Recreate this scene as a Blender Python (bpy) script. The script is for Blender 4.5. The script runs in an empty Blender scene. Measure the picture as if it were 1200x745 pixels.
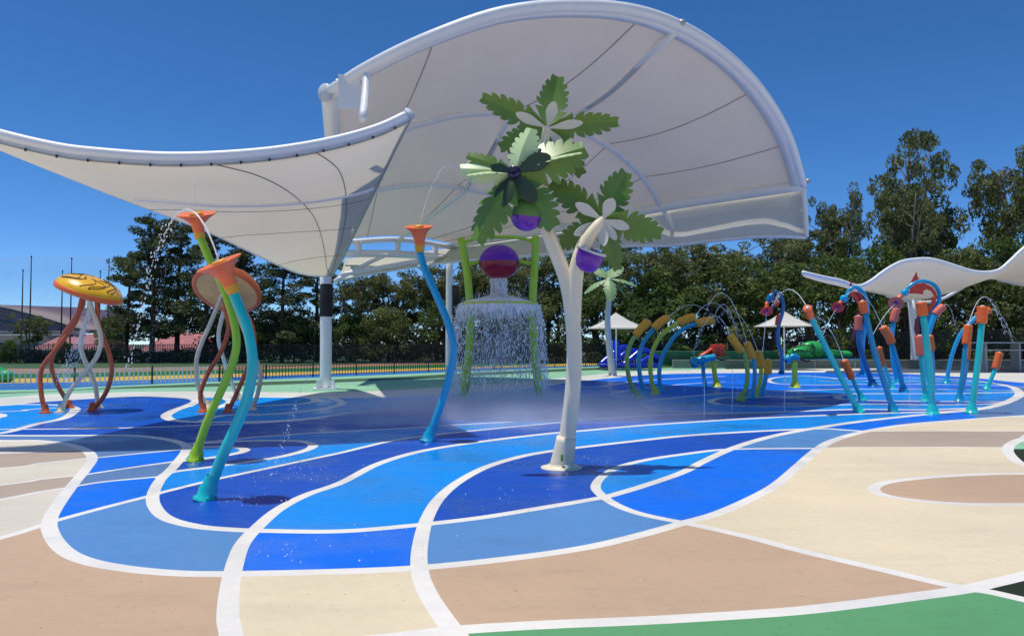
import bpy, bmesh, math, random
import numpy as np
from mathutils import Vector, Matrix
from mathutils.geometry import delaunay_2d_cdt
random.seed(7)
S = bpy.context.scene
C = S.collection

# ---------------------------------------------------------------- camera
EYE = 1.9
PITCH = math.atan(30.5 / 850)
cam_d = bpy.data.cameras.new("camera"); cam = bpy.data.objects.new("camera", cam_d); C.objects.link(cam)
cam.location = (0, 0, EYE); cam.rotation_euler = (math.pi / 2 + PITCH, 0, 0)
cam_d.sensor_fit = 'HORIZONTAL'; cam_d.sensor_width = 36; cam_d.lens = 25.5
cam_d.clip_start = 0.05; cam_d.clip_end = 3000
S.camera = cam
# ---------------------------------------------------------------- sky and sun
SUN_EL = 78.0
w = bpy.data.worlds.new("World"); S.world = w; w.use_nodes = True
nt = w.node_tree; bg = nt.nodes['Background']
sky = nt.nodes.new('ShaderNodeTexSky'); sky.sky_type = 'NISHITA'; sky.sun_disc = False
sky.sun_elevation = math.radians(SUN_EL); sky.sun_rotation = math.radians(270)
sky.altitude = 2500; sky.air_density = 0.75; sky.dust_density = 0.0; sky.ozone_density = 7.0
hsv = nt.nodes.new('ShaderNodeHueSaturation'); hsv.inputs['Saturation'].default_value = 1.17
nt.links.new(sky.outputs[0], hsv.inputs['Color']); nt.links.new(hsv.outputs[0], bg.inputs['Color']); bg.inputs['Strength'].default_value = 0.15
sd = bpy.data.lights.new("sun", 'SUN'); so = bpy.data.objects.new("sun", sd); C.objects.link(so)
sd.energy = 3.7; sd.angle = math.radians(0.53); sd.color = (1.0, 0.95, 0.86)
so.rotation_euler = Vector((-math.cos(math.radians(SUN_EL)), 0.0, math.sin(math.radians(SUN_EL)))).to_track_quat('Z', 'Y').to_euler()
so.location = (-10, 0, 60)
S.view_settings.view_transform = 'Standard'; S.view_settings.look = 'None'
S.view_settings.gamma = 1; S.view_settings.exposure = 0.0
S.render.engine = 'CYCLES'
S.cycles.max_bounces = 8; S.cycles.transparent_max_bounces = 24; S.cycles.volume_bounces = 3

# ---------------------------------------------------------------- placing: survey of the photograph
def ray(px, py):
    u = (px - 600) / 850; v = (372.5 - py) / 850
    return Vector((u, math.cos(PITCH) - v * math.sin(PITCH), math.sin(PITCH) + v * math.cos(PITCH)))
def P(px, py, d):
    r = ray(px, py); k = d / r.y
    return Vector((r.x * k, d, EYE + r.z * k))
def G(px, py):
    r = ray(px, py); k = -EYE / r.z
    return Vector((r.x * k, r.y * k, 0))
def DG(py): return G(600, py).y

# ---------------------------------------------------------------- materials
def mat(name, col, rough=0.5, metal=0.0, coat=0.0, var=0.06, nscale=3.0, bump=0.0, bscale=40.0, col2=None, spec=0.5, rvar=0.0):
    m = bpy.data.materials.new(name); m.use_nodes = True; n = m.node_tree; b = n.nodes['Principled BSDF']
    b.inputs['Roughness'].default_value = rough; b.inputs['Metallic'].default_value = metal
    b.inputs['Coat Weight'].default_value = coat; b.inputs['Coat Roughness'].default_value = 0.12
    b.inputs['Specular IOR Level'].default_value = spec
    tc = n.nodes.new('ShaderNodeTexCoord'); nz = n.nodes.new('ShaderNodeTexNoise')
    nz.inputs['Scale'].default_value = nscale; nz.inputs['Detail'].default_value = 6; nz.inputs['Roughness'].default_value = 0.62
    n.links.new(tc.outputs['Object'], nz.inputs['Vector'])
    mx = n.nodes.new('ShaderNodeMix'); mx.data_type = 'RGBA'
    rp = n.nodes.new('ShaderNodeMapRange'); rp.inputs[1].default_value = 0.3; rp.inputs[2].default_value = 0.7
    n.links.new(nz.outputs['Fac'], rp.inputs[0]); n.links.new(rp.outputs[0], mx.inputs[0])
    a = [max(0, c * (1 - var)) for c in col]; c2 = col2 if col2 else [min(1, c * (1 + var)) for c in col]
    mx.inputs[6].default_value = (*a, 1); mx.inputs[7].default_value = (*c2, 1)
    n.links.new(mx.outputs[2], b.inputs['Base Color'])
    if rvar:
        mr = n.nodes.new('ShaderNodeMapRange'); mr.inputs[1].default_value = .3; mr.inputs[2].default_value = .7
        mr.inputs[3].default_value = rough; mr.inputs[4].default_value = rough + rvar
        n.links.new(nz.outputs['Fac'], mr.inputs[0]); n.links.new(mr.outputs[0], b.inputs['Roughness'])
    if bump:
        n2 = n.nodes.new('ShaderNodeTexNoise'); n2.inputs['Scale'].default_value = bscale; n2.inputs['Detail'].default_value = 3
        n.links.new(tc.outputs['Object'], n2.inputs['Vector'])
        bp = n.nodes.new('ShaderNodeBump'); bp.inputs['Strength'].default_value = bump; bp.inputs['Distance'].default_value = 0.02
        n.links.new(n2.outputs['Fac'], bp.inputs['Height']); n.links.new(bp.outputs[0], b.inputs['Normal'])
    return m

def floor_mat(name, col, wet):
    """rubber pad paint: faint mottling, dust specks, and wet patches that lower the roughness"""
    m = bpy.data.materials.new(name); m.use_nodes = True; n = m.node_tree; L = n.links.new; b = n.nodes['Principled BSDF']
    geo = n.nodes.new('ShaderNodeNewGeometry')
    def noise(sc, det=5, ro=.6, sxy=(1, 1, 1)):
        mp = n.nodes.new('ShaderNodeMapping'); mp.inputs['Scale'].default_value = sxy
        L(geo.outputs['Position'], mp.inputs['Vector'])
        z = n.nodes.new('ShaderNodeTexNoise'); z.inputs['Scale'].default_value = sc; z.inputs['Detail'].default_value = det
        z.inputs['Roughness'].default_value = ro; L(mp.outputs[0], z.inputs['Vector']); return z.outputs['Fac']
    def rng(f, a, b_, c, d):
        r = n.nodes.new('ShaderNodeMapRange'); r.inputs[1].default_value = a; r.inputs[2].default_value = b_
        r.inputs[3].default_value = c; r.inputs[4].default_value = d; L(f, r.inputs[0]); return r.outputs[0]
    def mul(x, y_, op='MULTIPLY'):
        q = n.nodes.new('ShaderNodeMath'); q.operation = op
        for i, v_ in enumerate((x, y_)):
            if isinstance(v_, (int, float)): q.inputs[i].default_value = v_
            else: L(v_, q.inputs[i])
        q.use_clamp = False; return q.outputs[0]
    big = noise(0.35, 5); fine = noise(9, 6, .7); grit = noise(160, 2)
    streak = noise(1.1, 5, .65, (0.35, 1.6, 1))
    f = mul(mul(rng(big, .3, .7, .93, 1.06), rng(fine, .3, .7, .95, 1.04)), rng(streak, .52, .75, 1.0, .88 if not wet else .95))
    speck = rng(noise(23, 2, .5), .70, .74, 1, .55 if not wet else .9)
    f = mul(mul(f, speck), rng(grit, .3, .7, .94, 1.06))
    hs = n.nodes.new('ShaderNodeMix'); hs.data_type = 'RGBA'; hs.blend_type = 'MULTIPLY'; hs.inputs[0].default_value = 1
    hs.inputs[6].default_value = (*col, 1)
    cb = n.nodes.new('ShaderNodeCombineColor')
    for i in range(3): L(f, cb.inputs[i])
    L(cb.outputs[0], hs.inputs[7]); L(hs.outputs[2], b.inputs['Base Color'])
    if wet:
        pud = rng(noise(.55, 5, .6), .46, .60, 0, 1)
        pud2 = rng(streak, .54, .66, 0, .8)
        wm = mul(pud, pud2, 'MAXIMUM')
        L(rng(wm, 0, 1, .46, .20 if wet > .5 else .28), b.inputs['Roughness'])
        L(rng(wm, 0, 1, .16, .55), b.inputs['Specular IOR Level'])
    else:
        L(rng(big, .3, .7, .52, .70), b.inputs['Roughness'])
        b.inputs['Specular IOR Level'].default_value = .35
    bp = n.nodes.new('ShaderNodeBump'); bp.inputs['Strength'].default_value = .12 if wet else .3; bp.inputs['Distance'].default_value = .004
    L(noise(70 if not wet else 14, 3), bp.inputs['Height']); L(bp.outputs[0], b.inputs['Normal'])
    return m

def srgb(r, g, b, k=1.0):
    f = lambda c: ((c / 255 + .055) / 1.055) ** 2.4 if c / 255 > .04045 else c / 255 / 12.92
    return tuple(f(c) * k for c in (r, g, b))

M = {}
M['steel'] = mat('white_painted_steel', (.78, .80, .82), .32, var=.03, nscale=1.2, rvar=.15)
M['greysteel'] = mat('grey_steel', (.42, .43, .44), .4, .3, var=.08)
M['cap'] = mat('blue_grey_end_cap', (.50, .56, .64), .4, var=.03)
M['black'] = mat('black_padding', (.012, .012, .014), .7, var=.2)
M['blackm'] = mat('black_metal', (.02, .02, .022), .45, var=.2)
M['seam'] = mat('seam_thread', (.24, .23, .23), .8, var=.1)
M['bolt'] = mat('bolt_dark', (.05, .05, .055), .4, .5)
M['cream'] = mat('cream_trunk_paint', (.92, .79, .55), .5, var=.04, nscale=5, coat=0.03, rvar=.2)
M['petal'] = mat('white_plate', (.66, .64, .56), .4, var=.03, coat=0.08)
M['leaf'] = mat('frond_green', (.125, .235, .035), .42, var=.12, nscale=4, coat=0.045)
M['leafpale'] = mat('frond_pale_green', (.50, .66, .34), .42, var=.06, nscale=4, coat=0.045)
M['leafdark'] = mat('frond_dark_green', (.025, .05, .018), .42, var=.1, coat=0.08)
M['leafhaze'] = mat('frond_mist_paled_green', (.22, .36, .15), .5, var=.08)  # green paled in the colour itself, as if seen through mist
M['purple'] = mat('purple_gloss', (.16, .02, .36), .22, coat=0.03, var=.08)
M['crimson'] = mat('crimson_gloss', (.26, .006, .03), .22, coat=0.03, var=.08)
M['navy'] = mat('navy_gloss', (.015, .012, .06), .25, coat=0.20)
M['orange'] = mat('coral_orange', (.90, .17, .035), .4, var=.08, nscale=6, coat=0.08)
M['orange2'] = mat('noodle_orange', (.90, .16, .03), .55, var=.1, nscale=14, bump=.3)
M['amber'] = mat('amber_foam', (1.0, .44, .035), .6, var=.1, nscale=14, bump=.3)
M['band'] = mat('golden_band', (.78, .36, .02), .4, var=.1, nscale=6)
M['yellow'] = mat('yellow_paint', (.83, .55, .02), .35, var=.08, nscale=4, coat=0.12)
M['lime'] = mat('lime_paint', (.36, .62, .02), .3, coat=0.16, var=.07)
M['limey'] = mat('olive_yellow_paint', (.60, .70, .05), .32, coat=0.12, var=.1)
M['moss'] = mat('moss_green_paint', (.30, .50, .08), .35, coat=0.12, var=.1)
M['teal'] = mat('turquoise_paint', (.015, .56, .54), .28, coat=0.16, var=.1)
M['blue'] = mat('ocean_blue_paint', (.010, .29, .50), .28, coat=0.16, var=.1)
M['navypaint'] = mat('deep_blue_paint', (.010, .15, .32), .3, coat=0.16, var=.1)
M['cyan'] = mat('cyan_paint', (.008, .37, .60), .28, coat=0.16, var=.1)
M['rust'] = mat('rust_red_paint', (.58, .11, .03), .35, coat=0.03, var=.14, nscale=6)
M['stone'] = mat('stone_white_paint', (.86, .71, .46), .38, coat=0.03, var=.08)
M['red'] = mat('signal_red', (.88, .05, .015), .35, coat=0.12, var=.08)
M['maroon'] = mat('maroon_red', (.36, .015, .03), .4, coat=0.12, var=.1)
M['pinkcap'] = mat('faded_red_foam', (.78, .16, .10), .6, var=.1)
M['bark'] = mat('bark', (.085, .06, .045), .9, var=.35, nscale=4, bump=.8, bscale=9)
M['palebark'] = mat('pale_bark', (.26, .22, .18), .85, var=.3, nscale=3, bump=.5, bscale=9)
M['concrete'] = mat('concrete', (.30, .28, .25), .85, var=.12, nscale=2, bump=.3)
M['wallg'] = mat('grey_green_wall', (.20, .22, .17), .85, var=.12, nscale=2)
M['canvas'] = mat('white_canvas', (.82, .83, .85), .8, var=.03)
M['slideblue'] = mat('cobalt_plastic', (.008, .03, .50), .22, coat=0.24, var=.1)
M['turtle'] = mat('bright_green_plastic', (.03, .40, .09), .3, coat=0.16, var=.15)
M['darkgreen'] = mat('dark_green_plastic', (.015, .12, .04), .4, var=.15)
M['redplastic'] = mat('red_plastic', (.55, .05, .02), .35, var=.1)
M['pinkroof'] = mat('dusty_pink_roof_tile', (.42, .16, .17), .8, var=.18, nscale=1.5)
M['mauveroof'] = mat('mauve_metal_roof', (.13, .065, .085), .55, var=.1, nscale=.6)
M['beigewall'] = mat('beige_wall', (.42, .36, .30), .85, var=.1)
M['glass'] = mat('dark_window_glass', (.02, .025, .03), .1, var=.1)
M['white'] = mat('white_paint', (.78, .78, .76), .5, var=.05)
M['wood'] = mat('brown_timber', (.16, .09, .05), .7, var=.2, nscale=5)

def fabric(name, col, trans, nscale=2.0):
    m = bpy.data.materials.new(name); m.use_nodes = True; n = m.node_tree; n.nodes.remove(n.nodes['Principled BSDF'])
    out = n.nodes['Material Output']; L = n.links.new
    tc = n.nodes.new('ShaderNodeTexCoord'); nz = n.nodes.new('ShaderNodeTexNoise'); nz.inputs['Scale'].default_value = .5; nz.inputs['Detail'].default_value = 6
    L(tc.outputs['Object'], nz.inputs['Vector'])
    mx = n.nodes.new('ShaderNodeMix'); mx.data_type = 'RGBA'; L(nz.outputs['Fac'], mx.inputs[0])
    mx.inputs[6].default_value = (*[c * .93 for c in col], 1); mx.inputs[7].default_value = (*[min(1, c * 1.04) for c in col], 1)
    d = n.nodes.new('ShaderNodeBsdfDiffuse'); t = n.nodes.new('ShaderNodeBsdfTranslucent')
    L(mx.outputs[2], d.inputs[0]); L(mx.outputs[2], t.inputs[0])
    # knitted weave bump
    wv = n.nodes.new('ShaderNodeTexNoise'); wv.inputs['Scale'].default_value = 120; L(tc.outputs['Object'], wv.inputs['Vector'])
    bp = n.nodes.new('ShaderNodeBump'); bp.inputs['Strength'].default_value = .15; bp.inputs['Distance'].default_value = .01
    L(wv.outputs['Fac'], bp.inputs['Height']); L(bp.outputs[0], d.inputs['Normal'])
    s = n.nodes.new('ShaderNodeMixShader'); s.inputs[0].default_value = trans
    L(d.outputs[0], s.inputs[1]); L(t.outputs[0], s.inputs[2]); L(s.outputs[0], out.inputs['Surface'])
    return m
M['fabric'] = fabric('shade_cloth', (.78, .74, .70), .42)
M['fabric2'] = fabric('shade_cloth_light', (.84, .80, .71), .58)
M['sail'] = fabric('white_shade_cloth', (.86, .83, .78), .40)

def leafmat(name, a, b_, k=.34):
    m = bpy.data.materials.new(name); m.use_nodes = True; n = m.node_tree; L = n.links.new; b = n.nodes['Principled BSDF']
    geo = n.nodes.new('ShaderNodeNewGeometry'); nz = n.nodes.new('ShaderNodeTexNoise'); nz.inputs['Scale'].default_value = .55; nz.inputs['Detail'].default_value = 4
    L(geo.outputs['Position'], nz.inputs['Vector'])
    rp = n.nodes.new('ShaderNodeMapRange'); rp.inputs[1].default_value = .35; rp.inputs[2].default_value = .65; L(nz.outputs['Fac'], rp.inputs[0])
    ad = n.nodes.new('ShaderNodeMath'); ad.operation = 'ADD'; L(rp.outputs[0], ad.inputs[0])
    r2 = n.nodes.new('ShaderNodeMapRange'); r2.inputs[3].default_value = -.4; r2.inputs[4].default_value = .4; L(geo.outputs['Random Per Island'], r2.inputs[0]); L(r2.outputs[0], ad.inputs[1]); ad.use_clamp = True
    mx = n.nodes.new('ShaderNodeMix'); mx.data_type = 'RGBA'; mx.inputs[6].default_value = (*a, 1); mx.inputs[7].default_value = (*b_, 1); L(ad.outputs[0], mx.inputs[0])
    L(mx.outputs[2], b.inputs['Base Color']); b.inputs['Roughness'].default_value = .6; b.inputs['Specular IOR Level'].default_value = .3
    t = n.nodes.new('ShaderNodeBsdfTranslucent'); L(mx.outputs[2], t.inputs[0])
    s = n.nodes.new('ShaderNodeMixShader'); s.inputs[0].default_value = k; out = n.nodes['Material Output']
    L(b.outputs[0], s.inputs[1]); L(t.outputs[0], s.inputs[2]); L(s.outputs[0], out.inputs['Surface'])
    return m
M['pineleaf'] = leafmat('pine_foliage', (.045, .068, .028), (.15, .18, .07))
M['gumleaf'] = leafmat('gum_foliage', (.07, .092, .03), (.28, .30, .11))
M['bushleaf'] = leafmat('bush_foliage', (.06, .085, .025), (.25, .29, .085))
M['brightleaf'] = leafmat('bright_foliage', (.06, .10, .02), (.18, .25, .06))
M['darkleaf'] = leafmat('shade_dark_foliage', (.012, .018, .010), (.04, .06, .022))  # leaf colours darkened to stand in for the shade under the trees

def watermat(name, alpha, col=(.9, .94, .98), rough=.15):
    m = bpy.data.materials.new(name); m.use_nodes = True; b = m.node_tree.nodes['Principled BSDF']
    b.inputs['Base Color'].default_value = (*col, 1); b.inputs['Roughness'].default_value = rough; b.inputs['Subsurface Weight'].default_value = 0
    b.inputs['Alpha'].default_value = alpha; b.inputs['IOR'].default_value = 1.33
    n = m.node_tree; tc = n.nodes.new('ShaderNodeTexCoord'); nz = n.nodes.new('ShaderNodeTexNoise'); nz.inputs['Scale'].default_value = 6
    n.links.new(tc.outputs['Object'], nz.inputs['Vector'])
    mr = n.nodes.new('ShaderNodeMapRange'); mr.inputs[1].default_value = .3; mr.inputs[2].default_value = .7
    mr.inputs[3].default_value = alpha * .5; mr.inputs[4].default_value = min(1, alpha * 1.3)
    n.links.new(nz.outputs['Fac'], mr.inputs[0]); n.links.new(mr.outputs[0], b.inputs['Alpha'])
    return m
M['jet'] = watermat('water_jet', .85, (1, 1, 1), .3)
M['drops'] = watermat('water_drops', .85, (1, 1, 1), .5)
M['dish'] = watermat('water_sheet', .6)
M['net'] = watermat('fine_netting', .10, (.45, .55, .7), .8)
M['foam'] = watermat('foam', .35, (.85, .9, .95), .5)

# ---------------------------------------------------------------- object helpers
def org(o):
    v = Vector((0, 0, 0))
    while o is not None: v = v + o.location; o = o.parent
    return v
def link_mesh(name, bm, m, parent=None, loc=None, smooth=True):
    me = bpy.data.meshes.new(name)
    off = Vector(loc) if loc is not None else (org(parent) if parent else Vector((0, 0, 0)))
    bm.transform(Matrix.Translation(-off)); bm.to_mesh(me); bm.free()
    if smooth:
        me.shade_smooth()
    for mm in (m if isinstance(m, (list, tuple)) else [m]): me.materials.append(mm)
    o = bpy.data.objects.new(name, me); C.objects.link(o)
    if parent is not None: o.parent = parent
    elif loc is not None: o.location = loc
    return o
def part(name, bm, m, parent, label=None, smooth=True):
    o = link_mesh(name, bm, m, parent, smooth=smooth)
    if label: o['label'] = label
    return o
def tag(o, label, cat, group=None, kind=None):
    o['label'] = label; o['category'] = cat
    if group: o['group'] = group
    if kind: o['kind'] = kind
    return o
def thing(name, label, cat, loc, group=None):
    o = bpy.data.objects.new(name, None); C.objects.link(o); o.location = Vector(loc); o.empty_display_size = .3
    return tag(o, label, cat, group)
def single(name, bm, m, label, cat, loc, group=None, kind=None, smooth=True):
    return tag(link_mesh(name, bm, m, None, Vector(loc), smooth), label, cat, group, kind)

def crom(pts, n=6):
    pts = [Vector(p) for p in pts]
    if len(pts) < 3:
        return [pts[0].lerp(pts[1], i / n) for i in range(n + 1)]
    out = []
    for i in range(len(pts) - 1):
        a = pts[i - 1] if i else pts[0] * 2 - pts[1]; b = pts[i]; c = pts[i + 1]
        d = pts[i + 2] if i + 2 < len(pts) else pts[-1] * 2 - pts[-2]
        for k in range(n):
            t = k / n
            out.append(.5 * ((2 * b) + (-a + c) * t + (2 * a - 5 * b + 4 * c - d) * t * t + (-a + 3 * b - 3 * c + d) * t ** 3))
    out.append(pts[-1]); return out
def resample(pts, n):
    L = [0]
    for a, b in zip(pts, pts[1:]): L.append(L[-1] + (b - a).length)
    out = []; j = 0
    for i in range(n):
        s = L[-1] * i / (n - 1)
        while j < len(L) - 2 and L[j + 1] < s: j += 1
        t = (s - L[j]) / max(1e-9, L[j + 1] - L[j]); out.append(pts[j].lerp(pts[j + 1], min(1, max(0, t))))
    return out
def tube(bm, pts, rad, seg=14, caps=True):
    """round tube along pts; rad a number or one per point"""
    n = len(pts); R = rad if isinstance(rad, (list, tuple)) else [rad] * n
    T = []
    for i in range(n):
        a = pts[max(0, i - 1)]; b = pts[min(n - 1, i + 1)]; t = (b - a)
        T.append(t.normalized() if t.length > 1e-9 else Vector((0, 0, 1)))
    up = Vector((0, 0, 1)) if abs(T[0].z) < .9 else Vector((0, 1, 0))
    u = T[0].cross(up).normalized(); rings = []
    for i in range(n):
        u = (u - T[i] * u.dot(T[i])); u = u.normalized() if u.length > 1e-6 else T[i].orthogonal().normalized()
        v = T[i].cross(u)
        rings.append([bm.verts.new(pts[i] + (u * math.cos(2 * math.pi * k / seg) + v * math.sin(2 * math.pi * k / seg)) * R[i]) for k in range(seg)])
    for a, b in zip(rings, rings[1:]):
        for k in range(seg): bm.faces.new((a[k], a[(k + 1) % seg], b[(k + 1) % seg], b[k]))
    if caps:
        bm.faces.new(rings[0][::-1]); bm.faces.new(rings[-1])
    return bm
def interp(R, n):
    return [float(np.interp(i / (n - 1), np.linspace(0, 1, len(R)), R)) for i in range(n)]
def mk_tube(pts, R, n=6, seg=14, caps=True):
    p = crom(pts, n); r = interp(R, len(p)) if isinstance(R, (list, tuple)) else R
    return tube(bmesh.new(), p, r, seg, caps)
def box(bm, c, s, rz=0, rot=None, bevel=0):
    r = bmesh.ops.create_cube(bm, size=1); vs = r['verts']
    bmesh.ops.scale(bm, vec=s, verts=vs)
    if bevel:
        es = list({e for v in vs for e in v.link_edges})
        q = bmesh.ops.bevel(bm, geom=es, offset=bevel, segments=2, affect='EDGES', profile=.5); vs = q['verts'] if q['verts'] else vs
        vs = list({v for f in q['faces'] for v in f.verts} | {v for v in vs if v.is_valid})
    mt = Matrix.Translation(Vector(c)) @ (rot.to_4x4() if rot else Matrix.Rotation(rz, 4, 'Z'))
    bmesh.ops.transform(bm, matrix=mt, verts=vs); return bm
def mk_box(c, s, rz=0, bevel=0): return box(bmesh.new(), c, s, rz, None, bevel)
def lathe(bm, prof, axis_o, axis_d, seg=32, close=False):
    """prof: list of (radius, height along axis)"""
    q = Vector(axis_d).to_track_quat('Z', 'Y').to_matrix(); o = Vector(axis_o); rings = []
    for r, h in prof:
        if r < 1e-5: rings.append([bm.verts.new(o + q @ Vector((0, 0, h)))])
        else: rings.append([bm.verts.new(o + q @ Vector((r * math.cos(2 * math.pi * k / seg), r * math.sin(2 * math.pi * k / seg), h))) for k in range(seg)])
    for a, b in zip(rings, rings[1:]):
        for k in range(seg):
            k2 = (k + 1) % seg
            if len(a) == 1 and len(b) == 1: continue
            if len(a) == 1: bm.faces.new((a[0], b[k2], b[k]))
            elif len(b) == 1: bm.faces.new((a[k], a[k2], b[0]))
            else: bm.faces.new((a[k], a[k2], b[k2], b[k]))
    return bm
def mk_lathe(prof, o, d, seg=32): return lathe(bmesh.new(), prof, o, d, seg)
def grid_surface(rows, thick=.0):
    """rows: list of equal length point lists"""
    bm = bmesh.new(); V = [[bm.verts.new(p) for p in r] for r in rows]
    for a, b in zip(V, V[1:]):
        for i in range(len(a) - 1): bm.faces.new((a[i], a[i + 1], b[i + 1], b[i]))
    if thick:
        bm.normal_update()
        bmesh.ops.solidify(bm, geom=bm.faces[:], thickness=thick)
    return bm

# ---------------------------------------------------------------- ground
M['earth'] = mat('leaf_litter_ground', (.060, .050, .030), .95, var=.35, nscale=.8, bump=.5, bscale=3, col2=(.08, .10, .03))
bm = bmesh.new()
vs = [bm.verts.new(p) for p in ((-900, -300, -.03), (900, -300, -.03), (900, 1500, -.03), (-900, 1500, -.03))]; bm.faces.new(vs)
o = link_mesh('ground', bm, M['earth']); o['kind'] = 'structure'

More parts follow.
